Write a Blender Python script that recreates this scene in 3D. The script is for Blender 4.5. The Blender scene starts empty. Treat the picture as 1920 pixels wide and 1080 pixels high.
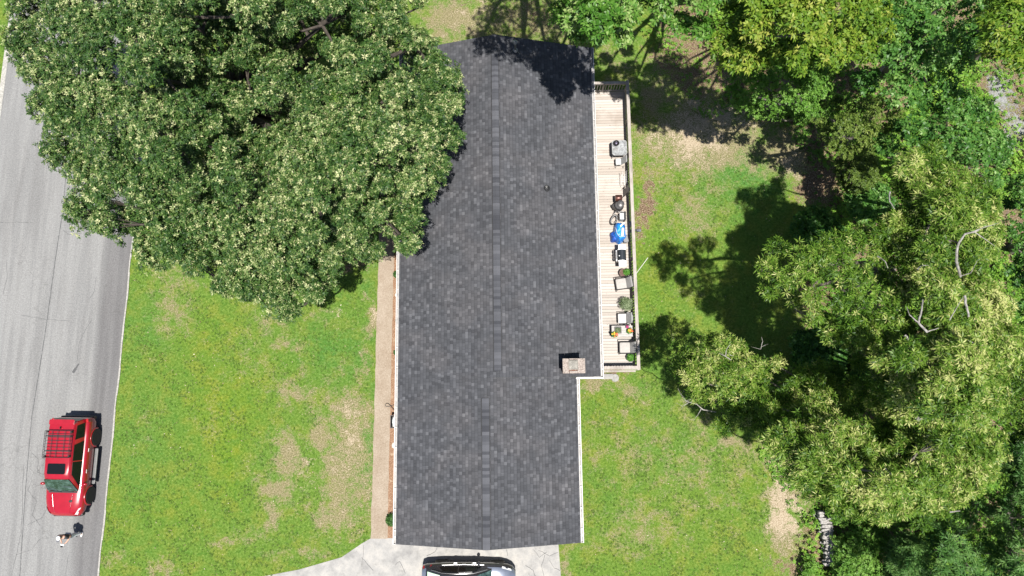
import bpy, math, random
import numpy as np
from mathutils import Vector, Matrix

R = math.radians
rng = np.random.default_rng(11)
random.seed(5)
scene = bpy.context.scene
C = bpy.data.collections.new("place"); scene.collection.children.link(C)

# ------------------------------------------------------------------ camera
# an aerial camera 35 m up, looking almost straight down (8.6 degrees off the vertical)
FOC = 1280.0; NPX, NPY = 985.0, 731.0; CAMH = 35.0
_n = np.array([NPX-960, -(NPY-540), -FOC]); _n /= np.linalg.norm(_n); _u = -_n
_y = np.array([0, 1, 0]) - _u[1]*_u; _y /= np.linalg.norm(_y); _x = np.cross(_y, _u)
MC = np.array([_x, _y, _u])                     # rows: world axes in camera space

def at(px, py, z=0.0):
    """the world point at height z that the photograph shows at pixel (px, py)"""
    d = MC @ np.array([px-960.0, 540.0-py, -FOC]); t = (z-CAMH)/d[2]
    return Vector((d[0]*t, d[1]*t, z))

def topix(x, y, z=0.0):
    p = np.stack([x, y, np.zeros_like(x)+z-CAMH], -1) @ MC
    return 960 + FOC*p[..., 0]/-p[..., 2], 540 - FOC*p[..., 1]/-p[..., 2]

cam = bpy.data.cameras.new("camera"); co = bpy.data.objects.new("camera", cam); C.objects.link(co)
mw = Matrix([list(MC[0])+[0], list(MC[1])+[0], list(MC[2])+[CAMH], [0, 0, 0, 1]])
co.matrix_world = mw
cam.sensor_width = 36; cam.lens = 24; cam.clip_end = 2000; cam.clip_start = .1
scene.camera = co

# ------------------------------------------------------------------ light
SH = (-0.08, 0.21)                              # where a 1 m post's shadow tip falls
sdir = Vector((-SH[0], -SH[1], 1)).normalized()
elev = math.asin(sdir.z)
w = bpy.data.worlds.new("World"); scene.world = w; w.use_nodes = True
nt = w.node_tree; nt.nodes.clear()
sky = nt.nodes.new("ShaderNodeTexSky"); sky.sky_type = 'NISHITA'; sky.sun_disc = False
sky.sun_elevation = elev; sky.sun_rotation = math.atan2(sdir.x, sdir.y)
bg = nt.nodes.new("ShaderNodeBackground"); bg.inputs[1].default_value = 0.06
wo = nt.nodes.new("ShaderNodeOutputWorld")
nt.links.new(sky.outputs[0], bg.inputs[0]); nt.links.new(bg.outputs[0], wo.inputs[0])
sl = bpy.data.lights.new("sun", 'SUN'); sl.energy = 5.0; sl.angle = R(0.5); sl.color = (1, .965, .91)
so = bpy.data.objects.new("sun", sl); C.objects.link(so)
so.rotation_euler = sdir.to_track_quat('Z', 'Y').to_euler(); so.location = (0, 0, 60)
scene.view_settings.view_transform = 'Standard'; scene.view_settings.look = 'None'
scene.view_settings.exposure = 0.95; scene.view_settings.gamma = 1

# ------------------------------------------------------------------ material helpers
class NT:
    def __init__(s, name):
        s.m = bpy.data.materials.new(name); s.m.use_nodes = True; s.t = s.m.node_tree; s.t.nodes.clear()
        s.out = s.n("ShaderNodeOutputMaterial")
    def n(s, typ, **kw):
        o = s.t.nodes.new(typ)
        for k, v in kw.items(): setattr(o, k, v)
        return o
    def set(s, sock, v):
        if isinstance(v, bpy.types.NodeSocket): s.t.links.new(v, sock)
        elif isinstance(v, (tuple, list)) and len(v) == 3 and sock.type == 'RGBA': sock.default_value = (*v, 1)
        else: sock.default_value = v
    def math(s, op, a, b=0.0, clamp=False):
        o = s.n("ShaderNodeMath", operation=op, use_clamp=clamp); s.set(o.inputs[0], a); s.set(o.inputs[1], b); return o.outputs[0]
    def obj(s): return s.n("ShaderNodeTexCoord").outputs['Object']
    def sep(s, v):
        o = s.n("ShaderNodeSeparateXYZ"); s.set(o.inputs[0], v); return o.outputs
    def comb(s, x, y, z=0.0):
        o = s.n("ShaderNodeCombineXYZ"); s.set(o.inputs[0], x); s.set(o.inputs[1], y); s.set(o.inputs[2], z); return o.outputs[0]
    def scale(s, v, sc):
        o = s.n("ShaderNodeMapping"); s.set(o.inputs[0], v); o.inputs['Scale'].default_value = sc if isinstance(sc, tuple) else (sc,)*3; return o.outputs[0]
    def noise(s, v, sc, det=4, rough=.6, dist=0.0):
        o = s.n("ShaderNodeTexNoise"); s.set(o.inputs['Vector'], v); o.inputs['Scale'].default_value = sc
        o.inputs['Detail'].default_value = det; o.inputs['Roughness'].default_value = rough; o.inputs['Distortion'].default_value = dist
        return o.outputs[0]
    def white(s, v):
        o = s.n("ShaderNodeTexWhiteNoise"); s.set(o.inputs[0], v); return o.outputs[0]
    def ss(s, v, a, b):
        o = s.n("ShaderNodeMapRange", interpolation_type='SMOOTHSTEP'); s.set(o.inputs[0], v); o.inputs[1].default_value = a; o.inputs[2].default_value = b; return o.outputs[0]
    def lin(s, v, a, b, c, d):
        o = s.n("ShaderNodeMapRange"); s.set(o.inputs[0], v)
        for i, q in enumerate((a, b, c, d)): o.inputs[i+1].default_value = q
        return o.outputs[0]
    def mix(s, f, a, b, mode='MIX'):
        o = s.n("ShaderNodeMix", data_type='RGBA', blend_type=mode); s.set(o.inputs[0], f); s.set(o.inputs[6], a); s.set(o.inputs[7], b); return o.outputs[2]
    def ramp(s, f, stops):
        o = s.n("ShaderNodeValToRGB"); s.set(o.inputs[0], f); e = o.color_ramp.elements
        while len(e) < len(stops): e.new(.5)
        for q, (p, c) in zip(e, stops): q.position = p; q.color = (*c, 1)
        return o.outputs[0]
    def attr(s, nm): return s.n("ShaderNodeAttribute", attribute_name=nm).outputs['Fac']
    def bump(s, h, st=.5, d=.02):
        o = s.n("ShaderNodeBump"); s.set(o.inputs['Height'], h); o.inputs['Strength'].default_value = st; o.inputs['Distance'].default_value = d; return o.outputs[0]
    def bsdf(s, col, rough=.8, metal=0.0, normal=None, spec=None, **kw):
        b = s.n("ShaderNodeBsdfPrincipled"); s.set(b.inputs['Base Color'], col); s.set(b.inputs['Roughness'], rough); s.set(b.inputs['Metallic'], metal)
        if normal is not None: s.set(b.inputs['Normal'], normal)
        if spec is not None: b.inputs['Specular IOR Level'].default_value = spec
        for k, v in kw.items(): s.set(b.inputs[k.replace('_', ' ')], v)
        s.t.links.new(b.outputs[0], s.out.inputs[0]); return b

def simple(name, col, rough=.6, metal=0.0, var=.18, sc=9.0, **kw):
    t = NT(name); v = t.obj(); n = t.noise(v, sc, 5, .65)
    dark = tuple(c*(1-var) for c in col); light = tuple(min(1, c*(1+var)) for c in col)
    t.bsdf(t.ramp(n, [(.3, dark), (.7, light)]), rough, metal, **kw); return t.m

def leafmat(name, stops, trans=.3, rough=.5, spec=.22):
    t = NT(name); c = t.ramp(t.attr('tint'), stops)
    b = t.bsdf(c, rough, spec=spec); tr = t.n("ShaderNodeBsdfTranslucent")
    t.set(tr.inputs[0], t.mix(1.0, c, (.9, 1.0, .35), 'MULTIPLY'))
    mx = t.n("ShaderNodeMixShader"); mx.inputs[0].default_value = trans
    t.t.links.new(b.outputs[0], mx.inputs[1]); t.t.links.new(tr.outputs[0], mx.inputs[2]); t.t.links.new(mx.outputs[0], t.out.inputs[0])
    return t.m

# ------------------------------------------------------------------ mesh helpers
def props(o, label=None, cat=None, group=None, kind=None):
    if label: o['label'] = label
    if cat: o['category'] = cat
    if group: o['group'] = group
    if kind: o['kind'] = kind
    return o

def thing(name, label, cat, loc=(0, 0, 0), rz=0.0, group=None):
    o = bpy.data.objects.new(name, None); C.objects.link(o); o.location = loc; o.rotation_euler = (0, 0, rz)
    o.empty_display_size = .2
    return props(o, label, cat, group)

class MB:
    def __init__(s): s.v = []; s.f = []; s.mi = []; s.cur = 0
    def add(s, vs, fs):
        b = len(s.v); s.v += [tuple(p) for p in vs]; s.f += [tuple(b+i for i in f) for f in fs]; s.mi += [s.cur]*len(fs)
    def box(s, c, d, rz=0.0, tilt=None, taper=1.0):
        x, y, z = (q/2 for q in d); pts = []
        for k in (-1, 1):
            t = taper if k > 0 else 1.0
            for i, j in ((-1, -1), (1, -1), (1, 1), (-1, 1)): pts.append(Vector((i*x*t, j*y*t, k*z)))
        M = Matrix.Rotation(rz, 3, 'Z')
        if tilt: M = M @ Matrix.Rotation(tilt[1], 3, tilt[0])
        c = Vector(c)
        s.add([c+M@p for p in pts], [(3, 2, 1, 0), (4, 5, 6, 7), (0, 1, 5, 4), (1, 2, 6, 5), (2, 3, 7, 6), (3, 0, 4, 7)]); return s
    def rbox(s, c, d, r=.03, rz=0.0, n=3, top=.0):
        """box with rounded vertical corners and a softened top edge"""
        x, y, z = d[0]/2, d[1]/2, d[2]/2; ring = []
        for cx, cy, a0 in ((x-r, y-r, 0), (-x+r, y-r, 90), (-x+r, -y+r, 180), (x-r, -y+r, 270)):
            for k in range(n+1):
                a = R(a0+90*k/n); ring.append((cx, cy, math.cos(a), math.sin(a)))
        t = min(top if top else r*.6, z)
        M = Matrix.Rotation(rz, 3, 'Z'); c = Vector(c); m = len(ring); vs = []
        for zz, rr in ((-z, r), (z-t, r), (z-t*.3, r-t*.3 if r > t*.3 else 0), (z, max(r-t, 0))):
            for cx, cy, a, b in ring: vs.append(c+M@Vector((cx+a*rr, cy+b*rr, zz)))
        fs = [(k*m+i, k*m+(i+1) % m, (k+1)*m+(i+1) % m, (k+1)*m+i) for k in range(3) for i in range(m)]
        fs += [tuple(range(m))[::-1], tuple(range(3*m, 4*m))]
        s.add(vs, fs); return s
    def tube(s, path, rad, n=8, cap=True):
        path = [Vector(p) for p in path]
        if not isinstance(rad, (list, tuple)): rad = [rad]*len(path)
        vs = []; up = Vector((0, 0, 1))
        t0 = (path[1]-path[0]).normalized(); a = t0.cross(up)
        if a.length < 1e-3: a = Vector((1, 0, 0))
        a.normalize()
        for i, p in enumerate(path):
            t = (path[min(i+1, len(path)-1)]-path[max(i-1, 0)]).normalized()
            a = (a-t*a.dot(t)).normalized(); b = t.cross(a)
            for k in range(n):
                q = 2*math.pi*k/n; vs.append(p+(a*math.cos(q)+b*math.sin(q))*rad[i])
        m = len(path)
        fs = [(i*n+k, i*n+(k+1) % n, (i+1)*n+(k+1) % n, (i+1)*n+k) for i in range(m-1) for k in range(n)]
        if cap: fs += [tuple(range(n))[::-1], tuple(range((m-1)*n, m*n))]
        s.add(vs, fs); return s
    def lathe(s, c, prof, n=20, axis='Z'):
        """prof: (radius, height) pairs from bottom to top"""
        c = Vector(c); vs = []
        for r_, h in prof:
            for k in range(n):
                q = 2*math.pi*k/n; p = Vector((math.cos(q)*r_, math.sin(q)*r_, h))
                if axis == 'X': p = Vector((p.z, p.x, p.y))
                if axis == 'Y': p = Vector((p.y, p.z, p.x))
                vs.append(c+p)
        m = len(prof)
        fs = [(i*n+k, i*n+(k+1) % n, (i+1)*n+(k+1) % n, (i+1)*n+k) for i in range(m-1) for k in range(n)]
        fs += [tuple(range(n))[::-1], tuple(range((m-1)*n, m*n))]
        s.add(vs, fs); return s
    def prism(s, poly, z0, z1):
        n = len(poly); vs = [(x, y, z0) for x, y in poly]+[(x, y, z1) for x, y in poly]
        s.add(vs, [tuple(range(n))[::-1], tuple(range(n, 2*n))]+[(i, (i+1) % n, n+(i+1) % n, n+i) for i in range(n)]); return s
    def ell(s, c, r, nu=12, nv=8, bumpy=0.0, rz=0.0, seed=0):
        rr = random.Random(seed); c = Vector(c); vs = []; M = Matrix.Rotation(rz, 3, 'Z')
        for j in range(nv+1):
            th = math.pi*j/nv
            for i in range(nu):
                ph = 2*math.pi*i/nu; k = 1+bumpy*rr.uniform(-1, 1)
                vs.append(c+M@Vector((math.sin(th)*math.cos(ph)*r[0]*k, math.sin(th)*math.sin(ph)*r[1]*k, math.cos(th)*r[2]*k)))
        s.add(vs, [(j*nu+i, (j+1)*nu+i, (j+1)*nu+(i+1) % nu, j*nu+(i+1) % nu) for j in range(nv) for i in range(nu)]); return s
    def build(s, name, mats, parent=None, smooth=False, loc=None):
        me = bpy.data.meshes.new(name); me.from_pydata(s.v, [], s.f)
        for m in (mats if isinstance(mats, (list, tuple)) else [mats]): me.materials.append(m)
        me.polygons.foreach_set('material_index', s.mi)
        if smooth:
            me.polygons.foreach_set('use_smooth', [True]*len(s.f)); me.set_sharp_from_angle(angle=R(38 if smooth is True else smooth))
        me.update(); o = bpy.data.objects.new(name, me); C.objects.link(o); o.parent = parent
        if loc: o.location = loc
        return o

def quads(name, V, mat, parent=None, tint=None, smooth=True):
    """V: (n,4,3) float array -> one mesh of n quads with a per-face random 'tint'"""
    n = len(V); me = bpy.data.meshes.new(name); me.vertices.add(n*4); me.loops.add(n*4); me.polygons.add(n)
    me.vertices.foreach_set('co', V.astype(np.float32).ravel())
    me.loops.foreach_set('vertex_index', np.arange(n*4, dtype=np.int32))
    me.polygons.foreach_set('loop_start', np.arange(0, n*4, 4, dtype=np.int32))
    me.polygons.foreach_set('loop_total', np.full(n, 4, dtype=np.int32))
    me.materials.append(mat); me.update(calc_edges=True)
    if tint is not None:
        a = me.attributes.new('tint', 'FLOAT', 'FACE'); a.data.foreach_set('value', tint.astype(np.float32))
    o = bpy.data.objects.new(name, me); C.objects.link(o); o.parent = parent; return o

def sheet(name, poly, z, mat, kind='structure', extra=None):
    mb = MB(); mb.add([(x, y, z) for x, y in poly], [tuple(range(len(poly)))])
    return props(mb.build(name, mat), kind=kind)

# ------------------------------------------------------------------ ground
def smooth01(t): t = np.clip(t, 0, 1); return t*t*(3-2*t)
def inpoly(px, py, poly):
    c = np.zeros(px.shape, bool); n = len(poly)
    for i in range(n):
        x1, y1 = poly[i]; x2, y2 = poly[(i+1) % n]
        m = ((y1 > py) != (y2 > py)) & (px < (x2-x1)*(py-y1)/((y2-y1) if y2 != y1 else 1e-9)+x1); c ^= m
    return c
def edist(px, py, poly):
    d = np.full(px.shape, 1e9); n = len(poly)
    for i in range(n):
        x1, y1 = poly[i]; x2, y2 = poly[(i+1) % n]; dx, dy = x2-x1, y2-y1
        t = np.clip(((px-x1)*dx+(py-y1)*dy)/(dx*dx+dy*dy+1e-9), 0, 1)
        d = np.minimum(d, np.hypot(px-x1-t*dx, py-y1-t*dy))
    return d
def blobs(px, py, L):
    a = np.zeros(px.shape)
    for x, y, rx, ry, k in L:
        d = np.sqrt(((px-x)/rx)**2+((py-y)/ry)**2); a = np.maximum(a, k*np.exp(-.95*d*d))
    return a

WOODS = [(1225, -60), (1215, 60), (1240, 130), (1330, 215), (1440, 235), (1490, 255), (1500, 330), (1540, 400), (1510, 450), (1475, 560), (1500, 640), (1465, 700),
         (1400, 760), (1440, 850), (1455, 950), (1490, 1000), (1500, 1200), (2600, 1300), (2600, -500), (1225, -500)]
DRY = [(325, 585, 60, 70, .55), (460, 640, 60, 40, .35), (500, 620, 70, 30, .45), (555, 740, 40, 22, .8), (600, 770, 30, 20, .6), (655, 770, 30, 45, .85), (690, 600, 16, 28, .9),
       (540, 850, 28, 60, .9), (600, 830, 22, 40, .8), (635, 860, 35, 60, .8), (670, 840, 24, 90, .85), (520, 920, 40, 28, .85), (510, 975, 28, 34, .8), (620, 970, 38, 30, .9), (655, 960, 30, 60, .55),
       (690, 560, 14, 16, .95), (685, 690, 14, 50, .7), (570, 1035, 90, 16, .5), (220, 1050, 40, 20, .6), (300, 1065, 26, 16, .6), (410, 1018, 18, 8, .9), (470, 1005, 60, 24, .5), (400, 790, 60, 40, .3), (270, 800, 22, 60, .35),
       (610, 590, 26, 14, .5), (490, 600, 40, 24, .5), (420, 690, 40, 50, .3), (480, 680, 60, 30, .4), (330, 520, 60, 36, .5), (205, 560, 10, 60, .3), (535, 650, 40, 16, .6),
       (1320, 255, 150, 80, 1.0), (1220, 180, 60, 60, .7), (1480, 285, 60, 50, 1.0), (1250, 290, 80, 120, .55), (1420, 290, 110, 50, .7), (1300, 400, 60, 70, .6), (650, 860, 75, 160, .8), (540, 880, 50, 110, .5), (560, 720, 110, 60, .35), (530, 900, 60, 110, .45), (1180, 840, 130, 120, .42), (1300, 900, 180, 130, .42), (1200, 990, 120, 70, .5), (1400, 860, 80, 70, .45), (860, 40, 90, 60, .9), (960, 30, 80, 50, .6), (1030, 60, 70, 40, .6), (1150, 110, 60, 50, .55), (1300, 240, 60, 60, .95), (1230, 220, 30, 60, .6), (1290, 320, 60, 40, .5), (1450, 290, 60, 36, .8), (1400, 260, 70, 24, .75),
       (1220, 330, 24, 60, .5), (1300, 400, 50, 50, .45), (1340, 350, 40, 30, .4), (1120, 720, 60, 14, .85), (1180, 730, 60, 22, .6), (1110, 810, 14, 50, .5), (1210, 1000, 50, 36, .6), (1160, 960, 30, 24, .45), (1170, 1020, 50, 24, .4),
       (1370, 830, 60, 16, .7), (1310, 800, 24, 40, .5), (1290, 760, 24, 24, .5), (1470, 920, 36, 60, 1.0), (1470, 990, 34, 60, .95), (1430, 850, 40, 30, .6), (1250, 880, 60, 50, .35), (1230, 780, 60, 40, .3), (1380, 930, 60, 50, .3), (1330, 1020, 60, 40, .2), (1075, 1000, 16, 50, .6), (1060, 1060, 20, 30, .7),
       (640, 1010, 60, 12, .5), (1420, 330, 30, 30, .4), (1200, 400, 20, 30, .4), (1500, 470, 30, 60, .4), (1350, 680, 50, 60, .25), (1280, 560, 60, 60, .2)]
BARE = [(690, 558, 12, 14, .8), (688, 595, 10, 16, .75), (655, 780, 14, 40, .6), (1300, 255, 90, 60, .85), (1350, 215, 90, 30, .8), (1475, 300, 36, 28, .75), (1465, 900, 26, 60, 1.1), (1476, 965, 34, 60, 1.1), (1450, 850, 30, 30, .7), (655, 850, 46, 120, .5), (570, 880, 30, 90, .4), (870, 60, 50, 30, .5), (675, 840, 12, 60, .5), (618, 975, 26, 20, .5),
        (1215, 1000, 24, 12, .4), (500, 975, 14, 20, .3), (540, 840, 12, 30, .3), (640, 590, 14, 10, .6), (1340, 210, 50, 26, .6), (890, 20, 60, 30, .5), (1100, 728, 40, 8, .5)]
LITTER = [(1212, 385, 16, 60, 1.2), (1205, 350, 12, 40, 1.0), (1205, 425, 16, 26, 1.1), (1160, 695, 30, 9, 1.0), (1145, 690, 16, 12, 1.1), (1260, 110, 50, 60, .9), (1330, 150, 90, 60, 1.0), (1270, 40, 50, 60, 1.1), (1000, 30, 80, 50, .7), (1080, 60, 60, 50, .6),
          (1510, 270, 40, 40, 1.0), (1540, 340, 60, 60, 1.3), (1500, 1000, 60, 90, .95), (1480, 1060, 60, 30, 1.0), (660, 490, 60, 30, .9), (1540, 1060, 40, 60, .8), (1560, 700, 60, 100, .55), (1640, 980, 90, 60, .6), (930, -40, 200, 60, .9), (590, 420, 60, 60, .7), (980, 60, 120, 24, .6)]
YEL = [(420, 780, 70, 120, .9), (430, 860, 40, 70, 1.0), (300, 960, 90, 40, .5), (460, 700, 120, 60, .5), (200, 950, 30, 90, .5), (1210, 230, 26, 60, .6), (1250, 340, 60, 90, .8), (1250, 450, 70, 60, .6), (1220, 560, 60, 60, .5), (1170, 780, 60, 70, .5), (1150, 840, 40, 60, .6), (1410, 900, 60, 60, .6), (1260, 960, 160, 90, .4), (390, 640, 90, 60, .5), (1490, 370, 14, 40, 1.0)]
LUSH = [(270, 620, 60, 60, .6), (620, 660, 90, 60, .8), (600, 530, 60, 40, .6), (1400, 340, 90, 70, 1.0), (1280, 300, 22, 22, .8), (1240, 400, 30, 60, .3), (250, 880, 60, 120, .5), (700, 860, 14, 160, .9), (700, 540, 14, 80, .7), (500, 880, 60, 60, .3), (1150, 930, 60, 40, .4), (1260, 860, 80, 40, .45), (1220, 700, 60, 60, .4), (1210, 620, 40, 60, .4), (310, 780, 60, 60, .3)]
STONY = [(1880, 180, 40, 60, 1.0), (1860, 160, 24, 24, 1.0), (1905, 240, 40, 50, 1.0), (1910, 80, 20, 30, .6), (1830, 100, 30, 24, .5), (1900, 330, 40, 40, .5), (1900, 450, 40, 90, .35)]

xs = np.concatenate([-np.geomspace(600, 34, 18), np.linspace(-33, 33, 600), np.geomspace(34, 600, 18)])
ys = np.concatenate([-np.geomspace(600, 14, 20), np.linspace(-13, 27, 400), np.geomspace(28, 600, 18)])
X, Y = np.meshgrid(xs, ys, indexing='ij'); nx, ny = X.shape
gz = np.zeros_like(X)
gpx, gpy = topix(X, Y, 0.0)
near = (np.abs(X) < 33) & (Y > -13) & (Y < 27)
def wob(fx, fy, s): return np.sin(X*fx+s)*np.cos(Y*fy+s*1.7)+.5*np.sin(X*fx*2.3+Y*fy*1.9+s*3)
wx = gpx+9*wob(1.1, 1.3, 1)+7*wob(3.1, 2.7, 5)+5*wob(6.3, 7.1, 2)+3*wob(13.1, 11.3, 6); wy = gpy+9*wob(1.2, .9, 3)+7*wob(2.9, 3.3, 7)+5*wob(7.3, 5.9, 4)+3*wob(12.1, 14.3, 8)
dW = edist(wx, wy, WOODS); inW = inpoly(wx, wy, WOODS)
A_w = np.where(inW, smooth01(dW/45+.45), smooth01(.45-dW/45))
A_d = blobs(wx, wy, DRY); A_b = blobs(wx, wy, BARE)
A_l = np.maximum(blobs(wx, wy, LITTER), A_w*.95); A_s = blobs(wx, wy, STONY)
A_l = A_l*(1-.85*np.clip(A_b, 0, 1)); A_y = blobs(wx, wy, YEL); A_g = blobs(wx, wy, LUSH)
idx = np.arange(nx*ny).reshape(nx, ny)
F4 = np.stack([idx[:-1, :-1], idx[1:, :-1], idx[1:, 1:], idx[:-1, 1:]], -1).reshape(-1, 4)
me = bpy.data.meshes.new("ground"); me.vertices.add(nx*ny); me.vertices.foreach_set('co', np.stack([X, Y, gz], -1).astype(np.float32).ravel())
me.loops.add(len(F4)*4); me.polygons.add(len(F4)); me.loops.foreach_set('vertex_index', F4.astype(np.int32).ravel())
me.polygons.foreach_set('loop_start', np.arange(0, len(F4)*4, 4, dtype=np.int32)); me.polygons.foreach_set('loop_total', np.full(len(F4), 4, np.int32))
me.update(calc_edges=True)
for nm, a in (('dry', A_d), ('bare', A_b), ('litter', A_l), ('stony', A_s), ('yel', A_y), ('lush', A_g)):
    at_ = me.attributes.new(nm, 'FLOAT', 'POINT'); at_.data.foreach_set('value', a.astype(np.float32).ravel())
t = NT("lawn_and_litter"); v = t.obj()
n1 = t.noise(v, 1.1, 5, .6); n2 = t.noise(v, 3.2, 6, .75); n3 = t.noise(v, 8.5, 6, .85); n4 = t.noise(v, 16, 4, .9); n5 = t.noise(v, .35, 3, .5)
vb = t.n("ShaderNodeVectorMath", operation='ADD'); t.set(vb.inputs[0], v); vb.inputs[1].default_value = (31.7, 12.3, 5)
n6 = t.noise(vb.outputs[0], 2.0, 7, .8)
g = t.ramp(n3, [(.36, (.040, .078, .009)), (.45, (.070, .132, .016)), (.54, (.104, .176, .026)), (.64, (.170, .240, .062))])
yl = t.mix(t.math('MULTIPLY', t.attr('yel'), t.ss(n2, .30, .62)), g, (1.14, 1.05, .62), 'MULTIPLY')
lu = t.mix(t.math('MULTIPLY', t.attr('lush'), t.ss(n2, .25, .6)), yl, (.62, .92, 1.15), 'MULTIPLY')
lu = t.mix(t.math('MULTIPLY', t.ss(n1, .44, .62), .75), lu, (1.45, 1.06, 1.1), 'MULTIPLY')
lu = t.mix(t.math('MULTIPLY', t.ss(n6, .50, .62), .7), lu, (.60, .84, .70), 'MULTIPLY')
dryc = t.ramp(n4, [(.40, (.080, .072, .034)), (.5, (.195, .160, .088)), (.60, (.33, .275, .18))])
def cen(n, k): return t.math('MULTIPLY', t.math('SUBTRACT', n, .5), k)
mixn = t.math('ADD', .5, t.math('ADD', t.math('ADD', cen(n1, .9), cen(n6, 2.0)), t.math('ADD', cen(n3, 1.3), cen(n4, 1.2))))
mix2 = t.math('ADD', .5, t.math('ADD', t.math('ADD', cen(n1, -.5), cen(n2, 1.8)), t.math('ADD', cen(n3, -1.2), cen(n4, 1.5))))
dm = t.ss(t.math('ADD', t.math('MULTIPLY', t.attr('dry'), .95), mixn), .78, 1.28)
c1 = t.mix(t.math('MULTIPLY', dm, .9), lu, dryc)
bm_ = t.ss(t.math('ADD', t.math('MULTIPLY', t.attr('bare'), .80), mixn), .90, 1.22)
barec = t.ramp(n4, [(.40, (.23, .175, .115)), (.52, (.33, .27, .185)), (.60, (.46, .39, .29))])
c2 = t.mix(bm_, c1, barec)
lm = t.ss(t.math('ADD', t.math('MULTIPLY', t.attr('litter'), .72), mix2), .92, 1.16)
litc = t.ramp(n4, [(.38, (.032, .021, .012)), (.46, (.092, .058, .034)), (.53, (.165, .112, .070)), (.62, (.36, .29, .21))])
c3 = t.mix(lm, c2, litc)
sm_ = t.ss(t.math('ADD', t.math('MULTIPLY', t.attr('stony'), .70), mix2), .95, 1.15)
stc = t.ramp(n3, [(.3, (.10, .10, .095)), (.55, (.27, .27, .265)), (.75, (.42, .42, .41))])
c4 = t.mix(sm_, c3, stc)
t.bsdf(c4, .95, spec=.15, normal=t.bump(t.math('ADD', n3, n4), .9, .05))
me.materials.append(t.m)
ground = bpy.data.objects.new("ground", me); C.objects.link(ground); props(ground, kind='structure')

# ------------------------------------------------------------------ road, drive, walk
def road_edge(y): return -20.95+.0155*y+.02*np.sin(y*1.7)
t = NT("worn_asphalt"); v = t.obj(); xyz = t.sep(v)
fine = t.noise(v, 14, 6, .9); mid = t.noise(v, 4.5, 5, .65); big = t.noise(t.scale(v, (1.0, .10, 1)), 1.6, 4, .6)
streak = t.noise(t.scale(v, (1.0, .05, 1)), 2.6, 2, .5)
c = t.ramp(fine, [(.36, (.130, .129, .126)), (.5, (.180, .179, .175)), (.64, (.235, .234, .228))])
c = t.mix(t.ss(streak, .42, .60), c, (.87, .87, .875), 'MULTIPLY')
c = t.mix(t.math('MULTIPLY', t.ss(big, .45, .7), .6), c, (.80, .79, .79), 'MULTIPLY')
c = t.mix(t.math('MULTIPLY', t.ss(mid, .55, .75), .5), c, (1.16, 1.16, 1.14), 'MULTIPLY')
edge = t.ss(t.math('SUBTRACT', xyz[0], t.math('MULTIPLY', xyz[1], .0155)), -22.55, -21.95)   # darker newer strip along the kerb
c = t.mix(t.math('MULTIPLY', edge, .8), c, (.58, .565, .58), 'MULTIPLY')
vo = t.n("ShaderNodeTexVoronoi", feature='DISTANCE_TO_EDGE'); wv = t.n("ShaderNodeVectorMath", operation='ADD')
nc = t.n("ShaderNodeTexNoise"); t.set(nc.inputs['Vector'], v); nc.inputs['Scale'].default_value = 1.7
sc_ = t.n("ShaderNodeVectorMath", operation='SCALE'); t.set(sc_.inputs[0], nc.outputs[1]); sc_.inputs['Scale'].default_value = .8
t.set(wv.inputs[0], v); t.set(wv.inputs[1], sc_.outputs[0]); t.set(vo.inputs['Vector'], wv.outputs[0]); vo.inputs['Scale'].default_value = 1.6
crk = t.math('SUBTRACT', 1.0, t.ss(vo.outputs['Distance'], .008, .03))
zone = t.ss(t.noise(v, .33, 3, .5), .52, .62)
gl = t.n("ShaderNodeVectorMath", operation='DISTANCE'); t.set(gl.inputs[0], v); gl.inputs[1].default_value = (-24.2, -3.9, 0)
zone = t.math('MAXIMUM', t.math('MULTIPLY', zone, .45), t.math('SUBTRACT', 1.0, t.ss(gl.outputs['Value'], .5, 1.9)))
c = t.mix(t.math('MULTIPLY', t.math('MULTIPLY', crk, zone), .6), c, (.07, .068, .064))
t.bsdf(c, .92, spec=.2, normal=t.bump(fine, .35, .01)); asphalt = t.m
sealm = simple("crack_filler", (.055, .055, .056), .7)
linem = simple("kerb_dust", (.27, .26, .235), .9, var=.4, sc=12)

mb = MB(); Y0, Y1 = -80.0, 90.0; yy = np.linspace(Y0, Y1, 240)
def left_edge(y): return -28.9+.012*y
mb.cur = 0
for a, b in zip(yy[:-1], yy[1:]):
    mb.add([(left_edge(a), a, .006), (float(road_edge(a)), a, .006), (float(road_edge(b)), b, .006), (left_edge(b), b, .006)], [(0, 1, 2, 3)])
def ribbon(mb, pts, wd, z, cur, jit=0.0):
    mb.cur = cur; P = []
    for i in range(len(pts)-1):
        a, b = Vector(pts[i][:2]), Vector(pts[i+1][:2]); n = max(2, int((b-a).length/.18))
        for k in range(n): P.append(a.lerp(b, k/n)+Vector((random.uniform(-jit, jit), random.uniform(-jit, jit))))
    P.append(Vector(pts[-1][:2]))
    for i in range(len(P)-1):
        d = (P[i+1]-P[i]).normalized(); s = Vector((-d.y, d.x))*wd/2; w0 = random.uniform(.6, 1.3) if jit else 1; 
        mb.add([(*(P[i]-s*w0), z), (*(P[i]+s*w0), z), (*(P[i+1]+s*w0), z), (*(P[i+1]-s*w0), z)], [(0, 3, 2, 1)])
G = lambda *a: [at(x, y, 0) for x, y in a]
ribbon(mb, G((135, 200), (118, 395), (105, 480), (87, 610), (73, 700), (60, 780), (52, 870), (45, 960), (36, 1100)), .035, .010, 1, .006)
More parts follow.
